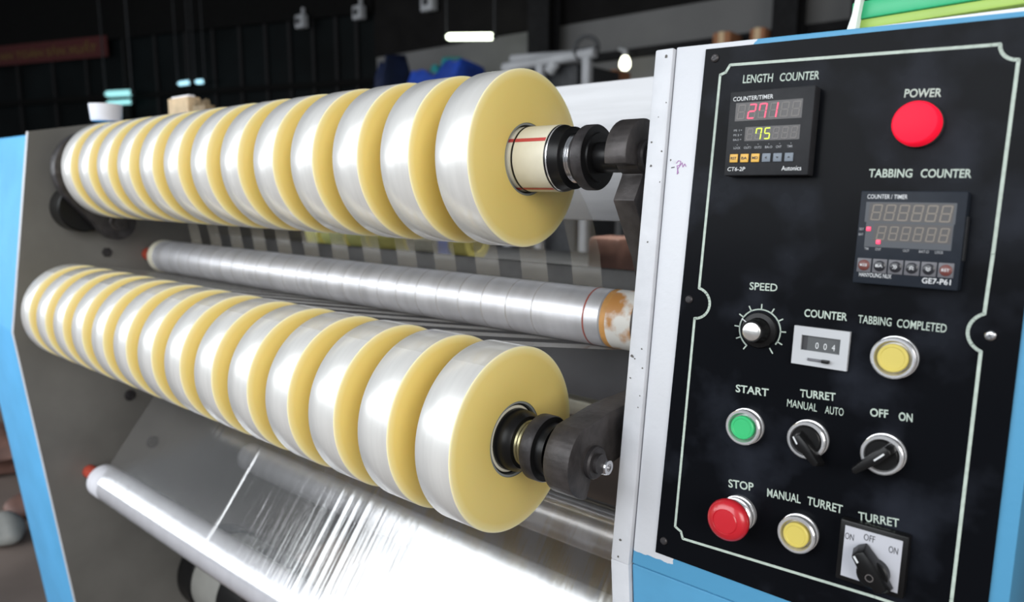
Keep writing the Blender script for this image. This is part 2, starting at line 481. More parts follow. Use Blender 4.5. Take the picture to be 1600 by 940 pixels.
SEG = {'0': 'abcdef', '1': 'bc', '2': 'abged', '3': 'abgcd', '4': 'fgbc', '5': 'afgcd', '6': 'afgedc', '7': 'abcf', '8': 'abcdefg', ' ': ''}
def seven(mb, ch, x, y, wd, h, z, lit, dim, sl=0.10, th=0.16):
    """one seven segment digit, lower-left corner x,y"""
    t = wd * th
    R = {'a': (t, h - t, wd - t, h), 'd': (t, 0, wd - t, t), 'g': (t, h / 2 - t / 2, wd - t, h / 2 + t / 2),
         'f': (0, h / 2 + t * .3, t, h - t * .3), 'b': (wd - t, h / 2 + t * .3, wd, h - t * .3),
         'e': (0, t * .3, t, h / 2 - t * .3), 'c': (wd - t, t * .3, wd, h / 2 - t * .3)}
    for k, (a, b, c, d) in R.items():
        on = k in SEG[ch]
        m = lit if on else dim
        if m is None: continue
        zz = z + (0.0001 if on else 0)
        q = [(a, b), (c, b), (c, d), (a, d)]
        mb.faces([(x + p + sl * r, y + r, zz) for p, r in q], [(0, 1, 2, 3)], m)

# ------------------------------------------------------------------ the hall
FZ = -1.15
YB = 7.0
mb = MB(); mb.faces([(-26, -3.9, FZ), (8, -3.9, FZ), (8, YB + .1, FZ), (-26, YB + .1, FZ)], [(0, 1, 2, 3)], 'conc')
tag(mb.build('floor'), kind='structure')
xc = ony(588, 60, YB).x
mb = MB(); mb.box((xc, YB, FZ), (8, YB + .12, 1.96), 'wallgrey')
tag(mb.build('wall_back'), kind='structure')
mb = MB(); mb.box((xc, YB - .04, 1.96), (8, YB + .12, 5.2), 'clad')
tag(mb.build('trim_1'), kind='structure')
mb = MB()
p0, p1 = ony(925, 92, YB - .08), ony(1020, 76, YB - .08)
mb.box((p0.x, YB - .1, p1.z - .06), (8, YB, p1.z + .03), 'post')
tag(mb.build('trim_2'), kind='structure')
# glazed dark wall running off to the left
WL = Vector((xc, YB, 0)); WD = Vector((-.951, -.309, 0)); WN = Vector((.309, -.951, 0))
def wl(px, py, off=0.0): return onplane(px, py, WL + WN * off, WN)
def wbox(mb, s0, s1, z0, z1, d0, d1, m):
    pts = [WL + WD * s + WN * d + Vector((0, 0, z)) for s in (s0, s1) for d in (d0, d1) for z in (z0, z1)]
    mb.faces(pts, [(0, 1, 3, 2), (4, 6, 7, 5), (0, 4, 5, 1), (2, 3, 7, 6), (0, 2, 6, 4), (1, 5, 7, 3)], m)
mb = MB(); wbox(mb, 0, 17, FZ, 5.4, -.12, 0, 'glass')
tag(mb.build('wall_left'), kind='structure')
mb = MB()
def sof(px, py): return (wl(px, py) - WL).dot(WD)
xs = [(455, 80), (418, 80), (378, 80), (336, 80), (293, 80), (245, 80), (195, 80), (142, 160), (90, 160), (35, 160), (492, 80), (528, 80), (560, 80)]
zt = wl(250, 55).z
for x, y in xs:
    s = sof(x, y)
    wbox(mb, s - .025, s + .025, FZ, zt, 0, .05, 'mull')
zr = wl(250, 148).z
wbox(mb, 0, 16.5, zr - .045, zr + .045, 0, .09, 'mullblk')
s = sof(206, 140); wbox(mb, s - .05, s + .05, FZ, zt, 0, .09, 'mullblk')
wbox(mb, 0, 17, zt, 5.4, 0, .10, 'ceil')
tag(mb.build('trim_3'), kind='structure')
mb = MB(); mb.box((-26, 0.9, 5.2), (8, YB + .1, 5.3), 'ceil')
tag(mb.build('ceiling'), kind='structure')
for i, (px, wd) in enumerate([(850, .32), (1232, .24), (1352, .2)]):
    p = ony(px, 40, YB - .3)
    mb = MB()
    for sx in (-1, 1): mb.box((p.x - wd / 2 * 1.0, YB - .3 + sx * .11 - .012, FZ), (p.x + wd / 2, YB - .3 + sx * .11 + .012, 5.2), 'post')
    mb.box((p.x - .012, YB - .41, FZ), (p.x + .012, YB - .19, 5.2), 'post')
    tag(mb.build('trim_%d' % (4 + i)), kind='structure')

# ------------------------------------------------------------------ machine side frames
XF = -1.31
top0, top1 = onx(44, 205, XF), onx(140, 194, XF)
kn, bt = onx(21, 520, XF), onx(118, 940, XF)
yb = bt.y + (bt.z - FZ) * (bt.y - kn.y) / (kn.z - bt.z)
slope = (top1.z - top0.z) / (top1.y - top0.y)
prof = [(top0.y, top0.z), (kn.y, kn.z), (yb, FZ), (.62, FZ), (.62, -.35), (.55, .0), (.42, top0.z + slope * .3), (.20, top0.z + slope * .3)]
fr = empty('machine_side_frame', (XF, .2, FZ), 'blue far side frame of the machine with grey inner plate and white edge', 'machine frame')
org = (XF, .2, FZ)
mb = MB(); mb.prism(prof, lambda y, z: (XF, y, z), lambda y, z: (XF - .014, y, z), 'grey', side='white')
mb.build('inner_plate', fr, org)
pr2 = [(y + (.006 if i < 3 else -.006), z - (.006 if i in (0, 6, 7) else 0)) for i, (y, z) in enumerate(prof)]
mb = MB(); mb.prism(pr2, lambda y, z: (XF - .0145, y, z), lambda y, z: (XF - .285, y, z), 'blue', bev=.006)
mb.build('side_cover', fr, org)['label'] = 'sky blue sheet metal cover'
e = ony(-9, 270, -.110)
mb = MB()
sl = (kn.y - top0.y) / (kn.z - top0.z)
mb.lathe([(0, .0025), (.020, .0025), (.022, .001), (.022, -.001), (0, -.001)], (e.x, -.1098, e.z), (0, -1, sl), 'whitepl', 24)
mb.build('emblem', fr, org)['label'] = 'round white emblem on the blue cover'
for px, py, r in [(167, 394, .012), (238, 690, .016), (203, 617, .014)]:
    c = onx(px, py, XF)
    mb = MB(); mb.lathe([(0, .010), (r * .5, .010), (r * .5, .004), (r * .9, .004), (r, .002), (r, 0)], (XF, c.y, c.z), (1, 0, 0), 'blackmetal', 6 if r < .014 else 18)
    mb.build('bolt', fr, org)

# near side plate: only its white front edge shows beside the cabinet
WS = -.012
def uvp(px, py, wz=WS): return pan(px, py, wz)
a, b, c, d = uvp(1024, 78), uvp(1052.5, 74), uvp(982, 884), uvp(954, 872)
ns = empty('machine_side_frame', loc2w(.18, -.4, -.2), 'near side frame of the machine, white chipped front edge left of the console', 'machine frame')
ns.location.z = FZ
org = ns.location.copy()
def W3(wz): return lambda u, v: loc2w(u, v, wz)
mb = MB(); mb.prism([a, b, c, d], W3(WS), W3(-.52), 'white', bev=.0018)
kz0, kz1 = loc2w(*c, WS), loc2w(*d, WS)
lowp = [(kz1.y, kz1.z), (kz1.y + .075, FZ), (.45, FZ), (.45, kz1.z)]
mb.prism(lowp, lambda y, z: (kz1.x, y, z), lambda y, z: (kz0.x, y, z), 'white', bev=.0015)
mb.build('side_plate', ns, org)
for px, py, r in [(1048, 250, 2.4), (1018, 222, 2.2), (1034, 236, 2.0), (1017, 259, 2.5), (1012, 378, 1.8), (1031, 284, 1.4), (1041, 160, 1.4), (1029, 183, 1.2), (988, 556, 4), (985, 590, 2.2), (997, 636, 1.3), (970, 843, 3.2), (966, 869, 2.4), (1041, 88, 3), (1003, 545, 2), (1004, 575, 2), (1000, 618, 1.5), (992, 560, 1.6)]:
    u, v = uvp(px, py)
    R = r * .00052
    pts = [loc2w(u + R * rnd.uniform(.6, 1.3) * math.cos(k * math.pi / 4), v + R * rnd.uniform(.5, 1.2) * math.sin(k * math.pi / 4), WS + .0003) for k in range(8)]
    mb = MB(); mb.faces(pts, [tuple(range(8))], 'chip')
    mb.build('paint_chip', ns, org)['label'] = 'dark chip in the white paint'

# ------------------------------------------------------------------ cross members
XN = .176
mb = MB()
bz = ony(1018, 119, .30).z
mb.box((XF, .30, -.083), (XN, .34, bz), 'beam', bev=.003)
tag(mb.build('cross_beam', org=(-.5, .32, -.083)), 'wide white painted beam behind the upper row of rolls', 'machine beam')
mb = MB(); mb.box((XF, .30, -.262), (XN, .312, -.157), 'bar', bev=.003)
tag(mb.build('cross_bar', org=(-.5, .31, -.262)), 'dark grey bar behind the brushed guide roller', 'machine bar')
mb = MB(); mb.box((XF, .205, -.338), (XN, .215, -.240), 'darkplate', bev=.002)
tag(mb.build('cover_plate', org=(-.5, .21, -.338)), 'dark grey cover plate below the guide roller', 'cover plate')
c = ony(925, 634, .26)
mb = MB(); mb.cyl((XF, .26, c.z), (XN, .26, c.z), .021, 'tube')
tag(mb.build('tie_tube', org=(-.5, .26, c.z)), 'beige tube beneath the dark cover plate', 'machine tube')

# ------------------------------------------------------------------ rollers
def roller(name, c0, c1, r, m, tip0, label, grooves=(), ends=None):
    root = empty(name, (c0[0], c0[1], c0[2]), label, 'roller')
    org = c0
    L = c1[0] - c0[0]
    pr = [(0, 0), (r * .82, 0), (r, .012)]
    for g in sorted(grooves):
        pr += [(r, g - .0007, 'groove'), (r - .0006, g, 'groove'), (r, g + .0007)]
    pr += [(r, L - .002), (r - .002, L), (0, L)]
    mb = MB(); mb.lathe(pr, (c0[0], c0[1], c0[2]), (1, 0, 0), m, 56)
    mb.build('sleeve', root, org)
    mb = MB(); mb.cyl((c0[0] - tip0, c0[1], c0[2]), (c0[0], c0[1], c0[2]), r * .42, 'redtip' if tip0 > .06 else 'darksteel')
    e_ = mb.build('end_tip', root, org)
    if tip0 > .06: e_['label'] = 'red tip at the far end'
    return root, org
gy, gz, gr = .13, -.1975, .0375
gx0 = -1.24
gv = [.035] + [.075 + .0457 * k for k in range(25)]
g, org = roller('guide_roller', (gx0, gy, gz), (.0396, gy, gz), gr, 'roller', .068, 'long brushed metal guide roller with ring lines between the two rows of rolls', gv)
mb = MB(); mb.lathe([(gr - .001, .0), (gr + .0004, .001, 'orange'), (gr + .0004, .009), (gr + .0004, .045), (gr - .006, .052), (gr - .006, .072), (0, .072)], (.0396, gy, gz), (1, 0, 0), 'rust', 56)
mb.build('end_collar', g, org)['label'] = 'rust-stained near end'
mb = MB(); mb.lathe([(gr, -.0255), (gr + .0004, -.025), (gr + .0004, -.0235), (gr, -.023)], (.0396, gy, gz), (1, 0, 0), 'redline', 56)
mb.build('stain_ring', g, org)['label'] = 'rusty red ring near the cabinet end'
mb = MB(); mb.lathe([(gr, .012), (gr + .0008, .013), (gr + .0008, .034), (gr, .035)], (gx0, gy, gz), (1, 0, 0), 'cream', 48)
mb.build('end_band', g, org)['label'] = 'cream band at the far end'

f0 = onx(159, 748, -1.235)
FY, FZc, FR = f0.y, f0.z, .037
roller('lower_roller', (-1.235, FY, FZc), (XN, FY, FZc), FR, 'rollerpale', .073, 'pale lower roller at the bottom left with the clear film passing over it')
g0 = onx(387, 712, -1.25)
roller('rear_roller', (-1.25, g0.y, g0.z), (XN, g0.y, g0.z), .036, 'roller', .025, 'rear roller seen through the clear film below the lower rolls')
HY, HZ, HR = .125, -.487, .034
roller('upper_film_roller', (-1.25, HY, HZ), (XN, HY, HZ), HR, 'rollerdark', .025, 'worn steel roller behind the lower rolls where the film turns over')

# the clear film from the lower roller up to the roller behind
def tangent(c0, r0, c1, r1):
    """front-side outer tangent of two circles in the (y,z) plane"""
    d = Vector((c1[0] - c0[0], c1[1] - c0[1])); L = d.length; d /= L
    nrm = Vector((-d.y, d.x))
    s = (r0 - r1) / L
    nn = nrm * math.sqrt(1 - s * s) + d * s
    return Vector(c0) + nn * r0, Vector(c1) + nn * r1, nn
A, B, NN = tangent((FY, FZc), FR + .0006, (HY, HZ), HR + .0006)
path = []
a0 = math.atan2(NN.y, NN.x)
for k in range(10, 0, -1):
    t = a0 + k * .17
    path.append((FY + (FR + .0006) * math.cos(t), FZc + (FR + .0006) * math.sin(t)))
NS = 14
for k in range(NS + 1): path.append(tuple(A + (B - A) * (k / NS)))
for k in range(1, 12):
    t = a0 - k * .17
    path.append((HY + (HR + .0006) * math.cos(t), HZ + (HR + .0006) * math.sin(t)))
x0, x1 = -1.165, .10
NX = 520
ridge = [(rnd.uniform(x0, x1), rnd.uniform(.0012, .004), rnd.uniform(-1, 1) * .0004) for k in range(150)]
ridge += [(-.695, .0030, .0036), (-.405, .0036, .0036), (-.36, .003, .0034), (-.43, .002, .0022), (-.385, .0018, .002), (-.60, .0016, .0008), (-.80, .0016, .0007)]
hx = [sum(h * math.exp(-((x - c) / wv) ** 2) for c, wv, h in ridge if abs(x - c) < .012) for x in [x0 + (x1 - x0) * i / NX for i in range(NX + 1)]]
V, Pq = [], []
for j, (y, z) in enumerate(path):
    q = (j - 10) / NS
    amp = max(0.0, math.sin(math.pi * min(1, max(0, q)))) ** .6
    for i in range(NX + 1):
        h = hx[i] * amp * .3
        V.append((x0 + (x1 - x0) * i / NX, y + NN.x * h, z + NN.y * h))
for j in range(len(path) - 1):
    for i in range(NX):
        k = j * (NX + 1) + i
        Pq.append((k, k + 1, k + NX + 2, k + NX + 1))
mb = MB(); mb.faces(V, Pq, 'film')
tag(mb.build('film_web', org=(0, 0, 0), smooth=180), 'wide sheet of crinkled clear film stretched over the lower roller', 'plastic film')

# ------------------------------------------------------------------ tape rolls
PITCH_X, WID = .09144, .04983
LY, LZ, LX0 = -.08712, -.29683, .05596
def make_roll(R):
    mb = MB(); rh = .041; b = .0012
    mb.lathe([(rh, 0, 'yellow'), (R - b, 0, 'yellow'), (R, -b, 'wound'), (R, -WID + b, 'yellow'), (R - b, -WID, 'yellow'), (rh, -WID, 'core')], (0, 0, 0), (1, 0, 0), 'wound', 128, closed=True)
    o = mb.build('tape_roll', smooth=60)
    mb = MB(); mb.lathe([(rh - .0001, -.001, 'core'), (rh - .0001, -WID + .001, 'core'), (.0385, -WID + .001, 'core'), (.0385, -.001, 'core')], (0, 0, 0), (1, 0, 0), 'core', 64, closed=True)
    mb.build('core', o)['label'] = 'dark grey cardboard core'
    return o
ORD = ['', 'second', 'third', 'fourth', 'fifth', 'sixth', 'seventh', 'eighth', 'ninth', 'tenth', 'eleventh', 'twelfth', 'thirteenth', 'fourteenth']
proto = make_roll(.1)
def rolls(n, x0, y, z, where, group):
    global proto
    for i in range(n):
        o = proto if (where == 'upper' and i == 0) else copy_tree(proto)
        o.location = (x0 - i * PITCH_X, y, z)
        o.rotation_euler.x = rnd.uniform(0, 6.28)
        if i == 0: lb = 'clear yellow-edged tape roll nearest the control panel on the %s shaft' % where
        elif i == n - 1: lb = 'clear yellow-edged tape roll farthest from the control panel on the %s shaft' % where
        else: lb = '%s clear yellow-edged tape roll from the control panel on the %s shaft' % (ORD[i], where)
        tag(o, lb, 'tape roll', group)
rolls(13, 0, 0, 0, 'upper', 'tape rolls on the upper shaft')
rolls(14, LX0, LY, LZ, 'lower', 'tape rolls on the lower shaft')

# strands of tape running from the guide roller to the rolls
def strand(xa, xb, pts, label, group, m='strand'):
    mb = MB(); n = len(pts)
    V = [(x, y, z) for (y, z) in pts for x in (xa, xb)]
    mb.faces(V, [(2 * k, 2 * k + 1, 2 * k + 3, 2 * k + 2) for k in range(n - 1)], m)
    tag(mb.build('tape_strand', org=((xa + xb) / 2, pts[0][0], pts[0][1]), smooth=180), label, 'tape strand', group)
def arc(cy, cz, r, t0, t1, n=8): return [(cy + r * math.cos(t0 + (t1 - t0) * k / n), cz + r * math.sin(t0 + (t1 - t0) * k / n)) for k in range(n + 1)]
def nth(i, n): return 'the roll nearest the panel' if i == 0 else ('the farthest roll' if i == n - 1 else 'the %s roll from the panel' % ORD[i])
for i in range(13):
    x = -i * PITCH_X
    pts = arc(gy, gz, gr + .0006, math.radians(85), math.radians(15), 8) + [(.155, -.12), (.135, -.07)] + arc(0, 0, .1006, math.radians(-15), math.radians(40), 5)
    strand(x - WID + .001, x - .001, pts, 'clear tape strand rising to %s on the upper shaft' % nth(i, 13), 'tape strands to the upper rolls')
for i in range(14):
    x = LX0 - i * PITCH_X
    pts = arc(gy, gz, gr + .0012, math.radians(-20), math.radians(-100), 6) + arc(LY, LZ, .1006, math.radians(72), math.radians(118), 6)
    strand(x - WID + .001, x - .001, pts, 'clear tape strand running flat to %s on the lower shaft' % nth(i, 14), 'tape strands to the lower rolls', 'strandclear')

# ------------------------------------------------------------------ winding shafts
def shaft(y, z, xa, xt, parts, label, strips):
    root = empty('winding_shaft', (xa, y, z), label, 'shaft')
    org = (xa, y, z)
    mb = MB(); mb.lathe([(0, 0), (.0355, 0), (.0365, .001), (.0365, xt - xa - .001), (.0355, xt - xa), (0, xt - xa)], org, (1, 0, 0), 'cream', 64)
    mb.build('tube', root, org)
    for ang in strips:
        a = math.radians(ang); mb = MB()
        V = []
        for x in (xa + .001, xt - .001):
            for dt in (-.06, .06): V.append((x, y + .0368 * math.cos(a + dt), z + .0368 * math.sin(a + dt)))
        mb.faces(V, [(0, 1, 3, 2)], 'redstrip')
        mb.build('strip', root, org)['label'] = 'thin red strip along the cream tube'
    for nm, m, prf in parts:
        mb = MB(); mb.lathe(prf, (0, y, z), (1, 0, 0), m, 56)
        mb.build(nm, root, org)
    return root
shaft(0, 0, -1.215, .050, [
    ('ring', 'black', [(.0365, .0045), (.0372, .005), (.0372, .0066), (.0365, .007)]),
    ('end_cap', 'black', [(.0365, .050), (.0362, .052, 'chrome'), (.0360, .0535), (.034, .058), (.0335, .066), (.028, .0685), (0, .0685)]),
    ('spring', 'steel', [(0, .067), (.026, .067), (.027, .069), (.0262, .0705), (.027, .072), (.0262, .0735), (.027, .075), (.024, .077), (0, .077)]),
    ('washer', 'blackmetal', [(0, .0765), (.0285, .0765), (.0292, .078), (.0285, .0795), (0, .0795)]),
    ('disc', 'blackmetal', [(0, .0825), (.033, .0825), (.0345, .084), (.0345, .0945), (.0335, .096, 'black'), (.026, .0965, 'black'), (.0255, .0985, 'black'), (0, .0985)]),
    ('journal', 'black', [(.016, .076), (.016, .126), (0, .126)]),
], 'cream upper winding shaft with red strips and black end discs', (148, 244, 20))
shaft(LY, LZ, -1.215, LX0 - .004, [
    ('ring', 'black', [(.0365, .0505), (.0374, .051), (.0374, .0525), (.0365, .053)]),
    ('end_cap', 'black', [(.033, .0525), (.0335, .054), (.0325, .066), (.028, .072), (0, .072)]),
    ('spring', 'brass', [(0, .0715), (.0235, .0715), (.0245, .0735), (.0238, .0755), (.0245, .0775), (.0238, .0795), (.0245, .0815), (.023, .085), (0, .085)]),
    ('disc', 'blackmetal', [(0, .0875), (.033, .0875), (.0345, .089), (.0345, .101), (.0335, .1025, 'black'), (.028, .1035, 'black'), (.0275, .112, 'black'), (0, .112)]),
    ('journal', 'black', [(.016, .085), (.016, .121), (0, .121)]),
], 'lower winding shaft with black cap, brass spring and end disc', (95, 195, 300))

# ------------------------------------------------------------------ turret arms
def px_yz(x, pts): return [(lambda q: (q.y, q.z))(onx(px, py, x)) for px, py in pts]
tc = (.075, -.185)
ta = empty('turret_arm', (.14, tc[0], tc[1]), 'dark steel hooked arms holding the near ends of both shafts beside the console', 'turret arm')
org = (.14, tc[0], tc[1])
R2 = .0375
upp = arc(0, 0, R2, math.radians(192), math.radians(0), 18) + [(.036, -.035), (.062, -.095), (.105, -.165), (.062, -.19), (.036, -.14), (.022, -.108), (-.019, -.044), (-.004, -.020)] + arc(0, 0, .0175, math.radians(-100), math.radians(-150), 3)
mb = MB(); mb.prism(upp, lambda y, z: (.127, y, z), lambda y, z: (.152, y, z), 'darksteel', bev=.0012)
mb.build('upper_hook', ta, org)
lwp = [(LY + y, LZ + z) for y, z in arc(0, 0, .0385, math.radians(262), math.radians(112), 16)] + [(-.05, -.255), (-.02, -.254), (.03, -.2545), (.09, -.225), (.115, -.245), (.06, -.285), (0, -.305), (-.055, -.312)] + [(LY + y, LZ + z) for y, z in arc(0, 0, .0175, math.radians(-40), math.radians(-80), 3)]
mb = MB(); mb.prism(lwp, lambda y, z: (.122, y, z), lambda y, z: (.152, y, z), 'darksteel', bev=.0012)
mb.build('lower_hook', ta, org)
mb = MB(); mb.cyl((.118, tc[0], tc[1]), (.158, tc[0], tc[1]), .040, 'darksteel', 40, bev=.002)
mb.build('hub', ta, org)
for (y, z, x) in ((.0, .0, .152), (LY + .004, LZ - .002, .152)):
    mb = MB(); mb.lathe([(.0165, 0), (.0165, .004), (.015, .006), (.010, .006), (.010, .010), (.0, .010)], (x, y, z), (1, 0, 0), 'blackmetal', 32)
    mb.build('bearing_cap', ta, org)
b2 = onx(953, 731, .165)
mb = MB(); mb.lathe([(.008, -.02), (.008, .004), (.0072, .006), (.004, .006), (.004, .002), (0, .002)], (.158, b2.y, b2.z), (1, 0, 0), 'steel', 24)
mb.lathe([(.004, -.03), (.004, -.015)], (.163, b2.y, b2.z), (1, 0, 0), 'steel', 12)
mb.cyl((.150, b2.y, b2.z), (.160, b2.y, b2.z), .005, 'steel', 12)
mb.build('socket_bolt', ta, org)['label'] = 'bright hexagon-socket bolt'
# far end
xa, xb = -1.252, -1.222
tb = empty('turret_arm', (XF, .02, -.1), 'black arm at the far end of the upper shaft on the grey plate', 'turret arm')
org = (XF, .02, -.1)
e1 = onx(185, 347, xb)
d = Vector((e1.y, e1.z)).normalized(); nr = Vector((-d.y, d.x))
ang = math.atan2(d.y, d.x)
r0, r1 = .088, .040
dist = math.hypot(e1.y, e1.z)
s = math.asin((r0 - r1) / dist)
plp = arc(0, 0, r0, ang + math.pi / 2 - s, ang + 3 * math.pi / 2 + s, 26) + arc(e1.y, e1.z, r1, ang - math.pi / 2 + s, ang + math.pi / 2 - s, 18)
mb = MB(); mb.prism(plp, lambda y, z: (xb, y, z), lambda y, z: (xa, y, z), 'blackmetal', bev=.003)
mb.build('arm_plate', tb, org)
mb = MB(); mb.lathe([(.020, 0), (.020, .003), (.018, .005), (.011, .005), (.011, .014), (0, .014)], (xb, e1.y, e1.z), (1, 0, 0), 'darksteel', 28)
mb.build('pivot_bolt', tb, org)
c = onx(112, 325, XF + .02)
mb = MB(); mb.cyl((XF + .0015, c.y + .012, c.z), (xa - .001, c.y + .012, c.z), .052, 'black', 36, bev=.003)
mb.build('boss', tb, org)
mb = MB(); mb.cyl((XF + .0015, e1.y, e1.z), (xa - .001, e1.y, e1.z), .022, 'black', 24)
mb.build('pivot', tb, org)
# lower far end
mb = MB(); mb.cyl((XF, LY, LZ), (-1.2155, LY, LZ), .03, 'blackmetal', 32, bev=.002)
tag(mb.build('shaft_bearing', org=(XF, LY, LZ)), 'dark bearing on the grey plate behind the far end of the lower shaft', 'bearing')

# ------------------------------------------------------------------ control console
D = .014
cab = bpy.data.objects.new('control_console', None)
COL.objects.link(cab)
cab.matrix_world = Matrix(((1, 0, 0, PO.x), (0, PU.y, PN.y, PO.y), (0, PU.z, PN.z, PO.z), (0, 0, 0, 1)))
tag(cab, 'blue control console with black panel of counters, buttons and switches', 'control console')
def L(wz): return lambda u, v: (u, v, wz)
WF = -D - .002
UR = .494
a = pan(1057, 73.5, WF); bl = pan(987, 884, WF)
pt = pan(1545, 24, WF)
hs = MB()
hs.prism([a, (.30, pan(1250, 52.5, WF)[1]), (UR, pt[1] - .0005), (UR, -.405), (bl[0], -.405)], L(WF), L(-.40), 'cab', bev=.0015)
hs.build('housing', cab)
kn2 = loc2w(0, -.4055, WF)
mbx = MB()
Mi = cab.matrix_world.inverted()
lp = [(kn2.y, kn2.z), (kn2.y + .075, FZ), (.33, FZ), (.33, kn2.z - .02)]
mbx.prism(lp, lambda y, z: Mi @ Vector((bl[0], y, z)), lambda y, z: Mi @ Vector((UR, y, z)), 'bluedk', bev=.002)
mbx.build('pedestal', cab)['label'] = 'blue lower cabinet sloping back under the panel'
# purple pen squiggle on the white margin
mb = MB()
def stroke(mb, pts, wd, m, wz):
    n = len(pts)
    for k in range(n - 1):
        p, q = Vector(pts[k]), Vector(pts[k + 1])
        t = (q - p)
        if t.length < 1e-7: continue
        t.normalize(); nn = Vector((-t.y, t.x)) * wd / 2
        p2, q2 = p - t * wd * .2, q + t * wd * .2
        mb.faces([(p2.x + nn.x, p2.y + nn.y, wz), (q2.x + nn.x, q2.y + nn.y, wz), (q2.x - nn.x, q2.y - nn.y, wz), (p2.x - nn.x, p2.y - nn.y, wz)], [(0, 1, 2, 3)], m)
sq = [(1057, 255), (1060, 251), (1064, 252), (1062, 258), (1058, 259), (1059, 265), (1060, 270), (1058, 272), (1059, 264), (1063, 258), (1066, 254), (1067, 261), (1070, 256), (1072, 260)]
stroke(mb, [pan(x, y, WF) for x, y in sq], .0007, 'purple', WF + .0003)
stroke(mb, [pan(1049, 262, WF), pan(1054, 261, WF)], .0008, 'ink', WF + .0003)
mb.build('pen_mark', cab)['label'] = 'purple pen squiggle on white margin'

# black panel
P = -D
pl = [pan(1103, 77, P), pan(1545, 31, P), (.4815, 0), (.4815, 0), pan(1024, 862, P)]
vt, vb = pan(1545, 31, P)[1], pan(1024, 862, P)[1]
pl = [pan(1103, 77, P), (.4815, vt - .001), (.4815, vb - .001), pan(1024, 862, P)]
mb = MB(); mb.prism(pl, L(P), L(P - .0019), 'panel')
panel = mb.build('panel', cab)
panel['label'] = 'black enamel panel with pale green lettering'
# border line
def cpx(px, py): return Vector(pan(px, py, P))
def arc3(p, m, q, n=10):
    """arc through three points"""
    ax, ay = p; bx, by = m; cx, cy = q
    dd = 2 * (ax * (by - cy) + bx * (cy - ay) + cx * (ay - by))
    ux = ((ax * ax + ay * ay) * (by - cy) + (bx * bx + by * by) * (cy - ay) + (cx * cx + cy * cy) * (ay - by)) / dd
    uy = ((ax * ax + ay * ay) * (cx - bx) + (bx * bx + by * by) * (ax - cx) + (cx * cx + cy * cy) * (bx - ax)) / dd
    t0, tm, t1 = (math.atan2(y - uy, x - ux) for x, y in (p, m, q))
    while tm < t0: tm += 2 * math.pi
    while t1 < t0: t1 += 2 * math.pi
    if tm > t1: t1 -= 2 * math.pi
    r = math.hypot(ax - ux, ay - uy)
    return [Vector((ux + r * math.cos(t0 + (t1 - t0) * k / n), uy + r * math.sin(t0 + (t1 - t0) * k / n))) for k in range(n + 1)]
tl1, tl0 = cpx(1141, 101.5), cpx(1125.5, 117)
bl0, bl1 = cpx(1055, 822), cpx(1067, 841)
vtop = cpx(1549, 70.5)
ur_ = .4607
vbot = cpx(1367, 932).y
path = [tl1, vtop, Vector((ur_ - .012, vtop.y))]
path += arc3((ur_ - .012, vtop.y), (ur_ - .0085, vtop.y - .0085), (ur_, vtop.y - .012), 6)
path += [cpx(1551.5, 397), cpx(1538, 490)] + arc3(cpx(1538, 490), cpx(1512, 521), cpx(1532.5, 549), 14) + [cpx(1487, 935)]
path += [Vector((ur_ - .002, vbot + .012))] + [Vector((ur_ - .0085, vbot + .0085)), Vector((ur_ - .013, vbot))]
path += [cpx(1367, 932), bl1, cpx(1064, 830), bl0, cpx(1085.5, 497)] + arc3(cpx(1085.5, 497), cpx(1108.5, 468), cpx(1092.5, 450), 14) + [tl0, cpx(1134, 113), tl1]
mb = MB(); stroke(mb, path, .0024, 'print', P + .0002)
mb.build('border_line', panel)['label'] = 'pale green border line'
# printed lettering
def ptext(txt, l, r, cap, bold=.012):
    p, q = Vector(pan(*l, P)), Vector(pan(*r, P))
    t = pan(l[0], l[1] - cap, P)
    eu = (q - p).normalized()
    mb = MB()
    put_text(mb, txt, 'print', (p.x, p.y, P + .0002), (eu.x, eu.y, 0), (-eu.y, eu.x, 0), (q - p).length, (t[1] - p.y), bold)
    mb.build('caption', panel)['label'] = 'printed word %s' % txt
ptext('LENGTH', (1160.5, 130), (1207, 127.5), 12.2)
ptext('COUNTER', (1218, 127), (1279.7, 123.5), 12.2)
ptext('POWER', (1412.5, 152), (1470.5, 151), 12.4, .018)
ptext('TABBING', (1357, 276.6), (1425, 277), 12.4, .018)
ptext('COUNTER', (1438, 277), (1517.5, 277.5), 12.6, .018)
ptext('SPEED', (1171, 452), (1214.5, 455), 11.2)
ptext('COUNTER', (1256.5, 494), (1323.5, 501), 11.5, .018)
ptext('TABBING', (1340.5, 504), (1392.5, 509.5), 12.4, .006)
ptext('COMPLETED', (1401, 510.5), (1478.5, 519.5), 12.6, .006)
ptext('START', (1149.5, 611.5), (1200.7, 619), 11.2, .02)
ptext('TURRET', (1250, 619.5), (1305.5, 626), 11.6, .018)
ptext('MANUAL', (1229.6, 634.5), (1276.5, 643), 11.8, 0)
ptext('AUTO', (1289, 645.3), (1318, 649.7), 11.8, 0)
ptext('OFF', (1359.5, 649.5), (1388, 652.5), 12, .02)
ptext('ON', (1404, 656), (1425.8, 659), 12.4, .02)
ptext('STOP', (1138.5, 760.3), (1177.8, 766.6), 12, .02)
ptext('MANUAL', (1198.7, 775), (1251, 786), 12.6, .012)
ptext('TURRET', (1261, 787.5), (1316, 802), 12.6, .012)
ptext('TURRET', (1341, 811.5), (1405, 823.5), 12.6, .012)
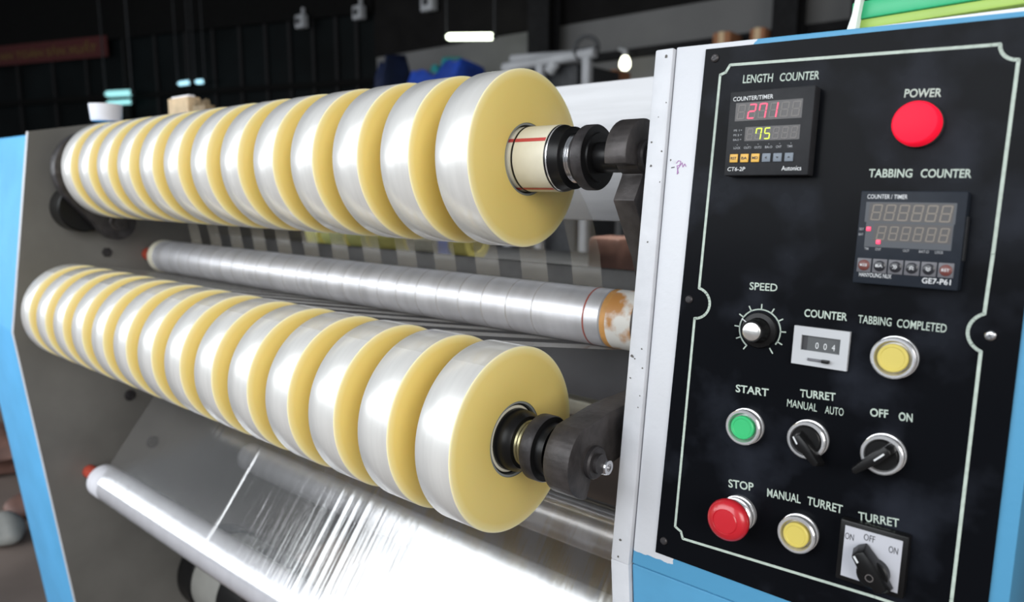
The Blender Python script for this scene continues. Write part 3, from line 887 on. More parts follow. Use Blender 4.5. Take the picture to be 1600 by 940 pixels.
# speed dial scale
mb = MB()
kc = Vector(pan(1187, 515.5, P))
dial = [kc + Vector((math.sin(math.radians(t)), math.cos(math.radians(t)))) * .0182 for t in range(-145, 126, 6)]
stroke(mb, dial, .0012, 'print', P + .0002)
for k in range(11):
    t = math.radians(-145 + 29 * k)
    dv = Vector((math.sin(t), math.cos(t)))
    stroke(mb, [kc + dv * .0178, kc + dv * .0228], .0011, 'print', P + .0002)
mb.build('dial_scale', panel)['label'] = 'pale green dial scale around the speed knob'
# panel screws
for px, py in ((1117.5, 91), (1077, 467.5), (1037.5, 844.5), (1547.5, 524)):
    u, v = pan(px, py, P)
    mb = MB()
    mb.lathe([(.0038, 0), (.0036, .0012), (.0026, .0021), (.0, .0024)], (u, v, P), (0, 0, 1), 'blackmetal' if px < 1500 else 'steel', 20)
    for t in (.5, 2.07):
        dx, dy = math.cos(t) * .0022, math.sin(t) * .0022
        stroke(mb, [(u - dx, v - dy), (u + dx, v + dy)], .0006, 'ink', P + .0026)
    mb.build('screw', panel)

# ---- counters
def frac(u0, v0, s): return lambda x, y: (u0 + x * s, v0 - y * s)
def quad(mb, f, x0, y0, x1, y1, z, m):
    a, b = f(x0, y0), f(x1, y1)
    mb.faces([(a[0], b[1], z), (b[0], b[1], z), (b[0], a[1], z), (a[0], a[1], z)], [(0, 1, 2, 3)], m)
def ftext(mb, f, txt, x0, y, x1, cap, m, z, bold=0.0, shear=0.0):
    a, b = f(x0, y), f(x1, y); s_ = (b[0] - a[0]) / (x1 - x0)
    put_text(mb, txt, m, (a[0], a[1], z), (1, 0, 0), (0, 1, 0), b[0] - a[0], cap * s_, bold, shear)
SZ = .072
# length counter
u0, v0 = .2557, .0507 + .0006
f = frac(u0, v0, SZ)
mb = MB(); mb.box((u0, v0 - SZ, P), (u0 + SZ, v0, 0), 'ctr', bev=.0012)
lc = mb.build('length_counter', cab); lc['label'] = 'dark grey counter showing red and yellow-green digits'
mb = MB(); quad(mb, f, .085, .14, .875, .355, .0002, 'disp'); quad(mb, f, .225, .43, .87, .595, .0002, 'disp')
lc2 = mb.build('display', lc)
mb = MB()
for k, ch in enumerate(' 271  '):
    a = f(.105 + k * .129, .335)
    seven(mb, ch, a[0], a[1], .0068, .0125, .0004, 'litred', 'dim')
for k, ch in enumerate(' 75   '):
    a = f(.245 + k * .104, .58)
    seven(mb, ch, a[0], a[1], .0052, .0096, .0004, 'lityel', 'dim')
mb.build('digits', lc)['label'] = 'red digits 271 above yellow-green digits 75'
mb = MB(); z = .0003
ftext(mb, f, 'COUNTER/TIMER', .045, .115, .53, .048, 'whitetxt', z, .006)
ftext(mb, f, 'CT6-2P', .045, .945, .265, .045, 'whitetxt', z, .006, .1)
ftext(mb, f, 'Autonics', .70, .945, .925, .05, 'whitetxt', z, .006)
for k, t in enumerate(('PS 1', 'PS 2', 'BA.S')):
    ftext(mb, f, t, .085, .475 + k * .055, .155, .022, 'greytxt', z, .01)
    quad(mb, f, .17, .458 + k * .055, .185, .466 + k * .055, z, 'greytxt')
for k, t in enumerate(('LOCK', 'OUT1', 'OUT2', 'BA.O', 'CNT', 'TMR')):
    ftext(mb, f, t, .10 + k * .128, .685, .185 + k * .128 - (.02 if len(t) < 4 else 0), .026, 'greytxt', z, .01)
    quad(mb, f, .138 + k * .128, .632, .146 + k * .128, .640, z, 'greytxt')
mb.build('printing', lc)
for k in range(6):
    cx = .115 + k * .132
    mb = MB(); a, b = f(cx - .05, .745), f(cx + .05, .845)
    mb.box((a[0], b[1], 0), (b[0], a[1], .0012), 'keyor' if k < 3 else 'keygr', bev=.0005)
    if k < 3: ftext(mb, f, ('RST', 'BA', 'MD')[k], cx - .035, .81, cx + .035, .03, 'ink', .0014, .02)
    else:
        cu, cv = f(cx, .795)
        pts = [[(-.0012, 0), (.0006, .0012), (.0006, -.0012)], [(-.0012, .0006), (0, -.0010), (.0012, .0006)], [(-.0012, -.0006), (0, .0010), (.0012, -.0006)]][k - 3]
        mb.faces([(cu + p, cv + q, .0014) for p, q in pts], [(0, 1, 2)], 'ink')
    mb.build('key', lc)
# tabbing counter
u0, v0 = .3697, -.0336 + .0006
f = frac(u0, v0, SZ)
mb = MB(); mb.box((u0, v0 - SZ, P), (u0 + SZ, v0, 0), 'ctrblue', bev=.0012)
mb.box((u0 + SZ, v0 - .05, P + .003), (u0 + SZ + .0012, v0 - .018, P + .011), 'ctr')
gc = mb.build('tabbing_counter', cab); gc['label'] = 'blue-grey counter with unlit digits and two red lights'
mb = MB()
quad(mb, f, .065, .12, .915, .335, .0002, 'disp2'); quad(mb, f, .085, .335, .905, .60, .0002, 'disp2')
quad(mb, f, .10, .13, .895, .325, .0003, 'disp'); quad(mb, f, .165, .345, .895, .535, .0003, 'disp')
mb.build('display', gc)
mb = MB()
for k in range(6):
    a = f(.12 + k * .130, .315); seven(mb, '8', a[0], a[1], .0069, .0122, .0004, 'dim2', None, .12, .13)
    a = f(.195 + k * .117, .52); seven(mb, '8', a[0], a[1], .0058, .0105, .0004, 'dim2', None, .12, .13)
mb.build('digits', gc)['label'] = 'two rows of unlit grey digits'
for x, y in ((.115, .408), (.223, .545)):
    mb = MB(); a, b = f(x - .022, y - .022), f(x + .022, y + .022)
    mb.box((a[0], b[1], .0002), (b[0], a[1], .0009), 'litred', bev=.0003)
    mb.build('indicator_light', gc)['label'] = 'small lit red light'
mb = MB(); z = .0003
ftext(mb, f, 'COUNTER / TIMER', .07, .085, .46, .044, 'whitetxt', z, .006)
ftext(mb, f, 'HANYOUNG NUX', .065, .925, .385, .044, 'whitetxt', z, .0)
ftext(mb, f, 'GE7-P61', .675, .945, .935, .054, 'whitetxt', z, .01)
ftext(mb, f, 'SET', .02, .425, .068, .024, 'greytxt', z, .01)
ftext(mb, f, 'BAT', .02, .482, .068, .024, 'greytxt', z, .01)
for t, x in (('TM', .09), ('CNT', .20), ('OUT', .47), ('BAT.O', .62), ('LOCK', .765)):
    ftext(mb, f, t, x, .635, x + .016 * len(t) + .01, .026, 'greytxt', z, .01)
mb.build('printing', gc)
for k in range(6):
    cx = .105 + k * .155
    mb = MB(); a, b = f(cx - .07, .725), f(cx + .07, .875)
    mb.box((a[0], b[1], 0), (b[0], a[1], .0006), 'keybase', bev=.0002)
    cu, cv = f(cx, .80)
    mb.lathe([(.0042, .0006), (.0041, .0012), (.0033, .0018), (0, .002)], (cu, cv, 0), (0, 0, 1), 'keyred' if k in (0, 5) else 'keyblk', 28)
    if k in (0, 1, 5): ftext(mb, f, {0: 'MODE', 1: 'BA', 5: 'RST'}[k], cx - .035, .812, cx + .035, .028, 'whitetxt', .0022, .01)
    else:
        for o_ in (-.0007, .0007):
            ch = {2: [(o_ - .0008, .0014), (o_ + .0006, 0), (o_ - .0008, -.0014)], 3: [(-.0015, o_ - .0006), (0, o_ + .0006), (.0015, o_ - .0006)], 4: [(-.0015, o_ + .0006), (0, o_ - .0006), (.0015, o_ + .0006)]}[k]
            stroke(mb, [(cu + p, cv + q) for p, q in ch], .00045, 'whitetxt', .0022)
    mb.build('key', gc)
# small mechanical counter
zc = P + .004
q = [pan(1240, 510, zc), pan(1327.5, 516, zc), pan(1323.5, 578, zc), pan(1237, 569, zc)]
mu0, mu1 = (q[0][0] + q[3][0]) / 2, (q[1][0] + q[2][0]) / 2
mv1, mv0 = (q[0][1] + q[1][1]) / 2, (q[2][1] + q[3][1]) / 2
wa, wb = pan(1251.5, 523, zc), pan(1311, 555, zc)
wu0, wu1 = mu0 + .0066, mu1 - .0066
wv1, wv0 = mv1 - .0072, mv0 + .0125
mb = MB()
for (a0, b0, a1, b1) in ((mu0, mv0, mu1, wv0), (mu0, wv1, mu1, mv1), (mu0, wv0, wu0, wv1), (wu1, wv0, mu1, wv1)):
    mb.box((a0, b0, P), (a1, b1, zc), 'ctrgrey')
mc = mb.build('mechanical_counter', cab); mc['label'] = 'light grey mechanical counter reading low numbers'
mb = MB(); mb.box((wu0, wv0, P), (wu1, wv1, zc - .0025), 'wheel')
mb.box((wu0, wv0, P), (wu0 + .0045, wv1, zc - .0024), 'ink')
for k, ch in enumerate('004'):
    put_text(mb, ch, 'whitetxt', (wu0 + (wu1 - wu0) * (.36 + .21 * k), wv0 + .0022, zc - .0022), (1, 0, 0), (0, 1, 0), .0026, .0052, .0)
mb.build('number_wheels', mc)
mb = MB(); cu = (mu0 + mu1) / 2
mb.box((cu - .009, mv0 + .0042, zc), (cu + .009, mv0 + .0066, zc + .0012), 'keybase', bev=.0005)
mb.box((cu + .003, mv0 + .0042, zc + .0005), (cu + .009, mv0 + .0070, zc + .004), 'black', bev=.0005)
mb.build('reset_lever', mc)['label'] = 'small dark reset lever'

# ---- buttons and switches
def bezel(mb, u, v, R=.0152, h=.0105, m='chrome'):
    mb.lathe([(R + .0008, P), (R + .0008, P + .0025), (R - .0006, P + .003), (R - .0006, P + .0045), (R + .0004, P + .005), (R + .0004, P + h - .001), (R - .0006, P + h), (R - .0022, P + h), (R - .0032, P + h - .0025), (R - .004, P + h - .0055), (0, P + h - .0055)], (u, v, 0), (0, 0, 1), m, 48)
def push(name, px, py, m, label, R=.0152, deep=0.0):
    u, v = pan(px, py, P + .0105)
    mb = MB(); bezel(mb, u, v, R)
    o = mb.build(name, cab); o['label'] = label
    mb = MB(); r = R - .0048
    mb.lathe([(r, P + .004), (r, P + .0105), (r - .0008, P + .0112), (r - .0022, P + .0112), (r - .0026, P + .0108), (0, P + .0108)], (u, v, 0), (0, 0, 1), m, 40)
    mb.build('button_cap', o)
    return o
push('push_button', 1159.5, 668, 'green', 'green push button in a chrome ring')
push('push_button', 1394.5, 559.5, 'ybtn', 'yellow push button in a chrome ring beside the mechanical counter', .0158)
push('push_button', 1243, 836, 'ybtn', 'yellow push button in a chrome ring beside the red stop button', .0153)
# stop
u, v = pan(1163, 791, P + .004)
us, vs = pan(1134, 814, P + .030)
mb = MB(); mb.lathe([(.0158, P), (.0158, P + .004), (.0145, P + .0045), (.0145, P + .007), (.0158, P + .0075), (.0158, P + .011), (.0145, P + .0115), (.0120, P + .014), (.0110, P + .018), (0, P + .018)], (us, vs, 0), (0, 0, 1), 'chrome', 48)
sb = mb.build('emergency_stop', cab); sb['label'] = 'red mushroom stop button on a grey collar'
mb = MB(); mb.lathe([(.010, P + .017), (.0160, P + .019), (.0182, P + .022), (.0186, P + .0255), (.0176, P + .0285), (.0150, P + .0310), (.0112, P + .0323), (.0108, P + .0318), (.0100, P + .0325), (.0, P + .0332)], (us, vs, 0), (0, 0, 1), 'redbtn', 56)
mb.build('mushroom_cap', sb)
# power lamp
u, v = pan(1429, 191, P + .015)
mb = MB(); mb.lathe([(.0175, P), (.0175, P + .002), (.0168, P + .003), (0, P + .003)], (u, v, 0), (0, 0, 1), 'blackmetal', 48)
pl_ = mb.build('power_lamp', cab); pl_['label'] = 'round glowing red power lamp'
mb = MB(); mb.lathe([(.0165, P + .0025), (.0165, P + .010), (.0160, P + .0135), (.0148, P + .0152), (.010, P + .0162), (0, P + .0166)], (u, v, 0), (0, 0, 1), 'lamp', 56)
mb.build('lens', pl_)
# speed knob
mb = MB(); mb.lathe([(.0158, P), (.0158, P + .0015), (.0150, P + .003), (.0112, P + .0042), (.0106, P + .006), (.0096, P + .0175), (.0090, P + .0185), (0, P + .0185)], (kc.x, kc.y, 0), (0, 0, 1), 'black', 56)
kb = mb.build('speed_knob', cab); kb['label'] = 'black round speed knob'
mb = MB(); mb.lathe([(.0078, P + .0184), (.0078, P + .019), (.0072, P + .0194), (0, P + .0196)], (kc.x, kc.y, 0), (0, 0, 1), 'alu', 48)
mb.build('knob_cap', kb)['label'] = 'bright aluminium cap'
mb = MB(); stroke(mb, [(kc.x - .0105, kc.y + .006), (kc.x - .0150, kc.y + .0085)], .0008, 'whitetxt', P + .0045)
mb.build('pointer_line', kb)['label'] = 'white pointer line'

def lever(mb, hd, tl, w0, w1, z0, z1, m, zt=None):
    """tapered lever handle: head point to tail point"""
    hd, tl = Vector(hd), Vector(tl); t = (tl - hd).normalized(); nn = Vector((-t.y, t.x))
    Ln = (tl - hd).length
    outl = [hd + nn * w0 * .5 - t * .001, hd + t * Ln * .35 + nn * w0 * .62, tl + nn * w1 * .5 - t * .001, tl + t * .0006, tl - nn * w1 * .5 - t * .001, hd + t * Ln * .35 - nn * w0 * .62, hd - nn * w0 * .5 - t * .001, hd - t * .0022]
    c = sum(outl, Vector((0, 0))) / len(outl)
    mb.prism([(p.x, p.y) for p in outl], lambda a, b: (a, b, z0), lambda a, b: (a + (c.x - a) * .18, b + (c.y - b) * .18, z1), m, bev=.0007)
def selector(px, py, hd, tl, label, mark):
    u, v = pan(px, py, P + .0105)
    mb = MB(); bezel(mb, u, v)
    o = mb.build('selector_switch', cab); o['label'] = label
    mb = MB(); mb.lathe([(.0118, P + .004), (.0118, P + .0095), (.0108, P + .0105), (0, P + .0105)], (u, v, 0), (0, 0, 1), 'black', 40)
    zt = P + .021
    h2, t2 = pan(*hd, zt), pan(*tl, zt - .002)
    lever(mb, h2, t2, .0085, .0060, P + .0085, zt, 'black')
    k = mb.build('lever', o)
    mb = MB(); a, b = pan(*mark[0], zt), pan(*mark[1], zt)
    stroke(mb, [a, b], .0013, 'whitetxt', zt + .0003)
    mb.build('mark', o)['label'] = 'white pointer mark on the lever'
selector(1258.5, 688, (1241, 680), (1280, 732), 'black lever selector switch tilted down right, second in its row', ((1239.5, 682), (1245, 693)))
selector(1377, 711.5, (1391, 702), (1327, 740), 'black lever selector switch pointing down left', ((1366, 719), (1381, 709.5)))
# rotary switch
zq = P + .010
q = [pan(1315, 812, zq), pan(1424, 838, zq), pan(1404, 946, zq), pan(1302, 907, zq)]
ru0 = (q[0][0] + q[3][0]) / 2; ru1 = (q[1][0]) - .001
rv1 = (q[0][1] + q[1][1]) / 2; sz = ru1 - ru0
rv0 = rv1 - sz * 1.0
mb = MB(); mb.box((ru0, rv0, P), (ru1, rv1, zq), 'black', bev=.0015)
rs = mb.build('rotary_switch', cab); rs['label'] = 'square rotary switch with silver plate and black handle'
e_ = .0042
mb = MB(); mb.box((ru0 + e_, rv0 + e_, zq - .001), (ru1 - e_, rv1 - e_, zq + .0004), 'plate')
for txt, x, y in (('ON', .16, .30), ('OFF', .45, .235), ('ON', .80, .315)):
    ww = .0066 if txt == 'ON' else .0082
    put_text(mb, txt, 'ink', (ru0 + x * sz - ww / 2, rv1 - y * sz, zq + .0006), (1, 0, 0), (0, 1, 0), ww, .0052, 0.0)
mb.build('face_plate', rs)['label'] = 'silver plate marked on, off, on'
zt = zq + .016
hd, tl = pan(1337, 862, zt), pan(1381, 934, zt)
mb = MB()
cu, cv = pan(1358, 903, zt)
mb.lathe([(.0115, zq), (.0115, zq + .008), (.0105, zq + .009), (0, zq + .009)], (cu, cv, 0), (0, 0, 1), 'black', 36)
lever(mb, hd, tl, .0125, .0105, zq + .002, zt, 'black')
hn = mb.build('handle', rs)
mb = MB()
stroke(mb, [pan(1334.5, 869, zt), pan(1340, 878.5, zt)], .0016, 'whitetxt', zt + .0003)
mb.lathe([(.0030, zt - .001), (.0030, zt + .0003), (.0024, zt + .0003), (.0022, zt - .001), (0, zt - .001)], (cu, cv, 0), (0, 0, 1), 'steel', 24)
mb.build('mark', rs)['label'] = 'white pointer mark and centre screw'

# ------------------------------------------------------------------ papers on the console
wb_ = -.06
tv = pt[1]
def cabw(u, v, wz): return loc2w(u, v, wz)
mb = MB()
mb.box((.352, tv + .0012, -.23), (.56, tv + .0080, -.035), 'paper', bev=.0006, mx=cab.matrix_world)
tag(mb.build('paper_stack', org=cabw(.45, tv, -.1)), 'stack of white paper lying on top of the control console', 'paper')
mb = MB()
Rz = cab.matrix_world @ Matrix.Translation((.342, tv + .0085, -.04)) @ Matrix.Rotation(.03, 4, 'Z')
mb.box((0, 0, -.20), (.22, .0075, .0), 'booklime', bev=.0008, mx=Rz)
mb.box((-.003, .0076, -.202), (.222, .022, .002), 'bookgreen', bev=.0015, mx=Rz)
tag(mb.build('folder', org=cabw(.42, tv + .01, -.1)), 'green folder with a lime edge lying on the paper stack', 'folder')
mb = MB()
cpts = [(0, 0), (.002, .003), (.0045, .0045), (.006, .010), (.008, .018), (.0095, .030), (.012, .034), (.0145, .030), (.013, .016), (.012, .004), (.012, 0)]
mb.prism([(.3330 + x, tv + y) for x, y in cpts], lambda a, b: cab.matrix_world @ Vector((a, b, -.03)), lambda a, b: cab.matrix_world @ Vector((a, b, -.09)), 'plasticbag', bev=.0008)
tag(mb.build('plastic_sleeve', org=cabw(.34, tv, -.06)), 'crumpled white plastic sleeve at the left end of the green folder', 'plastic sleeve')

# ------------------------------------------------------------------ things on the far end of the machine
zt_ = top0.z + slope * .17
p = onx(170, 195, XF - .03)
zs = top0.z + slope * (p.y - top0.y)
tp = onx(170, 163, XF - .03)
mb = MB(); hgt = tp.z - zs - .003
mb.lathe([(0, 0), (.032, 0), (.0335, .002), (.036, hgt - .002), (.0365, hgt), (.034, hgt), (.033, hgt - .004), (0, hgt - .006)], (XF - .04, p.y, tp.z - hgt), (0, 0, 1), 'whitepl', 40)
tag(mb.build('plastic_pot', org=(XF - .04, p.y, tp.z - hgt)), 'white plastic pot standing on the far side frame', 'pot')
# cardboard box and brush on the beam
p = ony(296, 186, .32); q1 = ony(272, 156, .32); q2 = ony(303, 156, .32)
mb = MB()
mb.box((q1.x, .302, bz), (q2.x, .338, q1.z), 'cardpale', bev=.002)
mb.box((q1.x + .004, .310, q1.z), (q2.x - .01, .330, q1.z + .006), 'whitepl', bev=.002)
tag(mb.build('small_box', org=((q1.x + q2.x) / 2, .32, bz)), 'small pale cardboard box on the white beam behind the rolls', 'box')
mb = MB()
q3 = ony(308, 160, .32); q4 = ony(328, 160, .32)
mb.box((q3.x, .305, bz), (q4.x, .335, bz + .05), 'bristle', bev=.003)
for k in range(60):
    x = rnd.uniform(q3.x, q4.x); y = rnd.uniform(.306, .334)
    mb.cyl((x, y, bz + .045), (x + rnd.uniform(-.006, .006), y, q3.z + rnd.uniform(-.02, .006)), .0012, 'bristle', 5)
tag(mb.build('brush', org=((q3.x + q4.x) / 2, .32, bz)), 'brown bristle brush standing next to the small box on the beam', 'brush')

# motor at the bottom
c = onx(352, 890, -1.26)
mt = empty('motor', (XF, c.y, c.z), 'pale grey motor with black flange low on the far grey plate', 'motor')
org = (XF, c.y, c.z)
mb = MB(); mb.cyl((XF + .002, c.y, c.z), (-1.235, c.y, c.z), .112, 'black', 48, bev=.004); mb.build('flange', mt, org)
mb = MB(); mb.lathe([(.104, .045), (.108, .05), (.108, .20), (.100, .205)], (XF, c.y, c.z), (1, 0, 0), 'motor', 48); mb.build('body', mt, org)
mb = MB(); mb.lathe([(.100, .205), (.112, .207), (.112, .30), (.09, .315), (0, .315)], (XF, c.y, c.z), (1, 0, 0), 'black', 48); mb.build('end_cover', mt, org)

# ------------------------------------------------------------------ tape rolls and packs on the table behind the machine
ty = .78
tz = ony(600, 392, ty).z - .004
mb = MB(); mb.box((-2.6, .66, tz - .03), (.55, 1.2, tz), 'machdk', bev=.003)
for x in (-2.5, .45):
    for y in (.70, 1.15): mb.box((x - .03, y - .03, FZ), (x + .03, y + .03, tz - .03), 'machdk')
tag(mb.build('packing_table', org=(-1, .9, FZ)), 'dark topped table behind the machine carrying small tape rolls', 'table')
def small_roll(px0, px1, m, label, grp, h=.10):
    a, b = ony(px0, 375, ty), ony(px1, 375, ty)
    mb = MB(); r = h / 2
    mb.lathe([(.03, 0), (r, 0), (r, b.x - a.x), (.03, b.x - a.x)], (a.x, ty + .02, tz + r), (1, 0, 0), m, 40, closed=True)
    tag(mb.build('small_tape_roll', org=(a.x, ty + .02, tz)), label, 'tape roll', grp)
names = ['leftmost', 'second from the left', 'third from the left', 'fourth from the left', 'fifth from the left', 'rightmost']
for k, (x0_, x1_, m) in enumerate([(478, 508, 'yroll'), (513, 548, 'yroll'), (553, 584, 'yroll'), (588, 642, 'yroll'), (646, 692, 'cream'), (712, 738, 'yroll')]):
    small_roll(x0_, x1_, m, 'small yellowish tape roll on the table behind, %s of its row' % names[k], 'small tape rolls on the table behind')
for px0, px1, m, lb in ((420, 434, 'bluepk', 'small blue pack on the table behind the machine, left of the small rolls'), (438, 474, 'pinkish', 'pinkish brown pack on the table behind the machine'), (693, 710, 'bluepk', 'small blue pack between two small tape rolls on the table'), (928, 978, 'pinkish', 'reddish brown pack on the table behind the near hook arm')):
    a, b = ony(px0, 375, ty), ony(px1, 375, ty)
    mb = MB(); mb.box((a.x, ty - .03, tz), (b.x, ty + .06, tz + .085), m, bev=.012)
    tag(mb.build('pack', org=((a.x + b.x) / 2, ty, tz)), lb, 'pack')

# ------------------------------------------------------------------ far background of the hall
def lamp_tube(name, a, b, r, m, label, grp=None, parts=True):
    a, b = Vector(a), Vector(b)
    root = empty(name, (a + b) / 2, label, 'lamp', grp)
    org = (a + b) / 2
    ax = (b - a).normalized(); Ln = (b - a).length
    mb = MB(); mb.lathe([(0, 0), (r * .7, r * .2), (r, r), (r, Ln - r), (r * .7, Ln - r * .2), (0, Ln)], a, ax, m, 20); mb.build('tube', root, org)
    for e in (a, b):
        mb = MB(); sg = 1 if e is b else -1
        mb.cyl(e + ax * sg * .002, e + ax * sg * .03, r * .8, 'machdk', 12)
        mb.cyl(e + ax * sg * .015, Vector((e.x, e.y, CZ)) + ax * sg * .015, .008, 'machdk', 6)
        mb.build('hanger', root, org)
    return root
Y1 = 6.2
CZ = 5.2
lamp_tube('fluorescent_lamp', ony(699, 57.5, Y1), ony(771, 57, Y1), .040, 'tubelamp', 'glowing white fluorescent lamp hanging above the rolls near the grey wall')
lamp_tube('fluorescent_lamp', wl(279, 131, .3), wl(297, 128.3, .3), .035, 'blueglow', 'left one of the two short bluish lamp reflections on the dark glazed wall', 'bluish lamp reflections')  # bluish pair: lamp reflections in the dark glass, modelled as glowing tubes
lamp_tube('fluorescent_lamp', wl(306, 128, .3), wl(319, 127, .3), .035, 'blueglow', 'right one of the two short bluish lamp reflections on the dark glazed wall', 'bluish lamp reflections')
lamp_tube('fluorescent_lamp', wl(166, 147, .4), wl(206, 145, .4), .055, 'teal', 'upper teal reflected glow in the dark glazing above the white pot', 'teal reflected glows')  # teal pair: reflected glow in the glazing, stood in for by emissive tubes
lamp_tube('fluorescent_lamp', wl(168, 161, .24), wl(206, 159, .24), .04, 'teal', 'lower teal reflected glow in the dark glazing above the white pot', 'teal reflected glows')
# bulb
c = ony(976.5, 98, YB - .3)
lb_ = empty('light_bulb', c, 'small glowing round bulb above the white beam, left of the console', 'lamp')
mb = MB(); mb.lathe([(0, -.085), (.035, -.075), (.058, -.04), (.060, 0), (.045, .045), (.03, .07), (0, .075)], c, (0, 0, 1), 'bulb', 24); mb.build('bulb', lb_, c)
mb = MB(); mb.cyl(c + Vector((0, 0, .07)), c + Vector((0, 0, .14)), .03, 'mach', 16); mb.cyl(c + Vector((0, 0, .13)), c + Vector((-.08, .0, .16)), .02, 'mach', 10); mb.cyl(c + Vector((0, 0, .12)), c + Vector((0, .24, .12)), .015, 'machdk', 8); mb.build('socket', lb_, c)
# red banner
a, b = wl(-20, 60, .12), wl(166, 55, .12)
bt_ = wl(166, 88, .12)
sa, sb_ = (a - WL).dot(WD), (b - WL).dot(WD)
bn = empty('banner', WL + WD * ((sa + sb_) / 2) + Vector((0, 0, bt_.z)), 'long dark red banner with ochre letters on the dark wall, top left', 'banner')
org = bn.location.copy()
mb = MB(); sa += 3
wbox(mb, sb_, sa, bt_.z, b.z, .1, .12, 'banner'); mb.build('cloth', bn, org)
mb = MB()
p0 = wl(162, 80, .125)
Wt = (sof(-60, 78) - sof(160, 78))
h = b.z - bt_.z
put_text(mb, 'ĐẢM BẢO AN TOÀN SẢN XUẤT', 'bantxt', WL + WD * (sof(160, 75) + Wt) + WN * .125 + Vector((0, 0, bt_.z + h * .28)), -WD, (0, 0, 1), Wt, h * .34, .03)
mb.build('lettering', bn, org)['label'] = 'ochre capital letters'
# small wall boxes
for px, py, s_, pl_f in ((471, 34, .10, 1), (561, 20, .10, 1), (670, 4, .12, 0)):
    c = (wl(px, py, .2) if px < 588 else ony(px, py, YB - .15))
    mb = MB(); mb.box(c - Vector((s_, .06, s_)), c + Vector((s_, .06, s_)), 'mach', bev=.015)
    mb.box(c + Vector((-.02, .02, s_)), c + Vector((.02, .06, s_ + .12)), 'mach')
    mb.lathe([(.05, 0), (.05, .02), (0, .03)], c - Vector((0, .06, 0)), (0, -1, 0), 'machdk', 16)
    tag(mb.build('wall_box', org=c), 'small pale box high on the dark wall %s' % ('left of the other two' if px < 500 else 'between the two others' if px < 600 else 'at the top edge, left of the column'), 'wall box')
# tarpaulin heaps
def heap(name, px0, px1, py0, py1, y, m, label, cat):
    a, b = ony(px0, py1, y), ony(px1, py1, y); tp_ = ony((px0 + px1) / 2, py0, y).z
    mb = MB(); N, Mn = 26, 10
    V, Pq = [], []
    for j in range(Mn + 1):
        for i in range(N + 1):
            t = i / N; s_ = j / Mn
            env = min(1, 1.8 * math.sin(math.pi * t)) ** .8 * min(1, 1.5 * math.sin(math.pi * s_))
            V.append((a.x + (b.x - a.x) * t, y + (s_ - .5) * .9, FZ + .75 + (tp_ - FZ - .75) * env * (.95 + .035 * math.sin(9 * t + 3 * s_) + .02 * math.sin(23 * t))))
    for j in range(Mn):
        for i in range(N):
            k = j * (N + 1) + i; Pq.append((k, k + 1, k + N + 2, k + N + 1))
    n0 = len(V)
    mb.faces(V, Pq, m)
    mb.box((a.x, y - .45, FZ), (b.x, y + .45, FZ + .76), 'machdk', bev=.02)
    tag(mb.build(name, org=((a.x + b.x) / 2, y, FZ)), label, cat)
heap('covered_pallet', 640, 765, 94, 150, 5.4, 'tarp', 'blue tarpaulin heap below the glowing fluorescent lamp', 'covered goods')
heap('covered_pallet', 684, 722, 88, 150, 6.4, 'tarp2', 'teal sheet showing behind the blue tarpaulin heap', 'covered goods')
heap('covered_pallet', 606, 628, 84, 150, 6.2, 'tarpdark', 'narrow dark blue bundle in the corner left of the grey wall', 'covered goods')
# machine in the back: white top rail on legs with a hand wheel
Y2 = 4.6
a, b = ony(788, 106, Y2), ony(930, 82, Y2)
bm_ = empty('workshop_machine', (a.x, Y2, FZ), 'pale grey machine with a sloping rail and hand wheel behind the nearest upper roll', 'machine')
org = (a.x, Y2, FZ)
mb = MB(); dx = (b - a); mb.cyl(a, b, .045, 'mach', 12); mb.cyl(ony(858, 112, Y2), ony(868, 97, Y2), .05, 'mach', 10); mb.cyl(ony(800, 92, Y2 + .3), ony(925, 84, Y2 + .3), .04, 'mach', 10); mb.build('rail', bm_, org)
mb = MB()
for px, py in ((795, 104), (845, 95), (918, 84)):
    q = ony(px, py, Y2); mb.box((q.x - .035, Y2 - .035, FZ), (q.x + .035, Y2 + .035, q.z), 'mach', bev=.006)
mb.build('frame', bm_, org)
mb = MB(); q0, q1 = ony(862, 106, Y2 + .2), ony(912, 130, Y2 + .2)
mb.box((q0.x, Y2 + .1, FZ), (q1.x, Y2 + .8, q0.z), 'machdk', bev=.02); mb.build('body', bm_, org)
q = ony(916, 76, Y2)
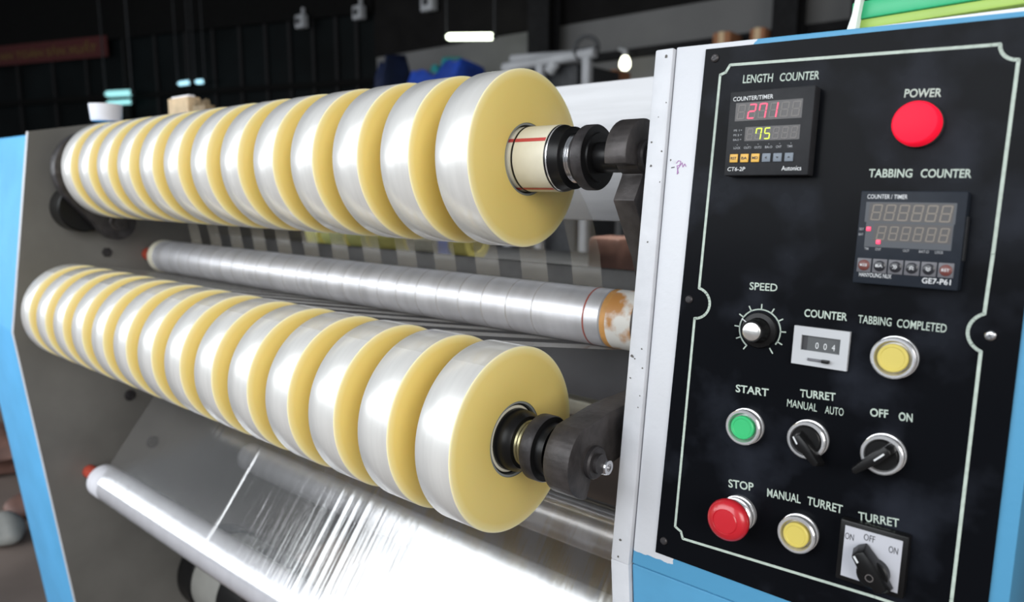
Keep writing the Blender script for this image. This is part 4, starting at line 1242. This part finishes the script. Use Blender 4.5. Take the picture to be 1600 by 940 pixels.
mb = MB(); mb.lathe([(.10 + .018 * math.cos(t * 1.0472), .018 * math.sin(t * 1.0472)) for t in range(6)], q, (.4, -1, 0), 'machdk', 24, closed=True)
mb.box(q - Vector((.1, .01, .012)), q + Vector((.1, .01, .012)), 'machdk'); mb.cyl(q, q - Vector((0, 0, .2)), .03, 'machdk', 10); mb.build('hand_wheel', bm_, org)
# cardboard boxes by the wall and on the shelf
for px0, px1, py0, py1, y, lb in ((927, 962, 108, 140, 5.9, 'brown cardboard box behind the nearest roll, under the bulb'), (1113, 1141, 48, 78, 6.5, 'left brown carton at the grey wall above the console top edge'), (1171, 1195, 42, 70, 6.5, 'right brown carton at the grey wall above the console top edge')):
    a, b = ony(px0, py1, y), ony(px1, py0, y)
    mb = MB(); mb.box((a.x, y, a.z), (b.x, y + .3, b.z), 'card', bev=.01)
    cx = (a.x + b.x) / 2
    mb.box((cx - .03, y - .003, a.z + .01), (cx + .03, y + .303, b.z + .003), 'cardpale')
    mb.box((a.x - .06, y - .04, a.z - .05), (b.x + .06, y + .35, a.z), 'machdk')
    for sx in (a.x - .04, b.x + .04): mb.box((sx - .02, y + .13, FZ), (sx + .02, y + .17, a.z - .05), 'machdk')
    tag(mb.build('cardboard_box', org=(cx, y, a.z)), lb, 'cardboard box')
# things on the floor left of the blue leg
for px, py, r, m, nm, lb in ((2, 826, .06, 'motor', 'sack', 'pale blurred sack on the floor at the left edge of the photo'), (34, 790, .05, 'pinkish', 'bundle', 'pinkish bundle on the floor beside the blue leg'), (-4, 700, .12, 'pinkish', 'pile_of_scrap', 'pinkish grey scrap pile behind the blue leg at the left edge')):
    c = onz(px, py, FZ + r * .7)
    t = bmesh.new(); bmesh.ops.create_icosphere(t, subdivisions=3, radius=r)
    for v in t.verts: v.co = Vector((v.co.x * 1.3, v.co.y, v.co.z * .75)) * (1 + .14 * math.sin(v.co.x * 60 + v.co.z * 35) + .06 * math.sin(v.co.y * 90))
    for v in t.verts: v.co.z = max(v.co.z, -r * .7)
    mb = MB(); mb._merge(t, m, Matrix.Translation(c)); tag(mb.build(nm, org=c - Vector((0, 0, r * .7))), lb, nm.replace('_', ' '))
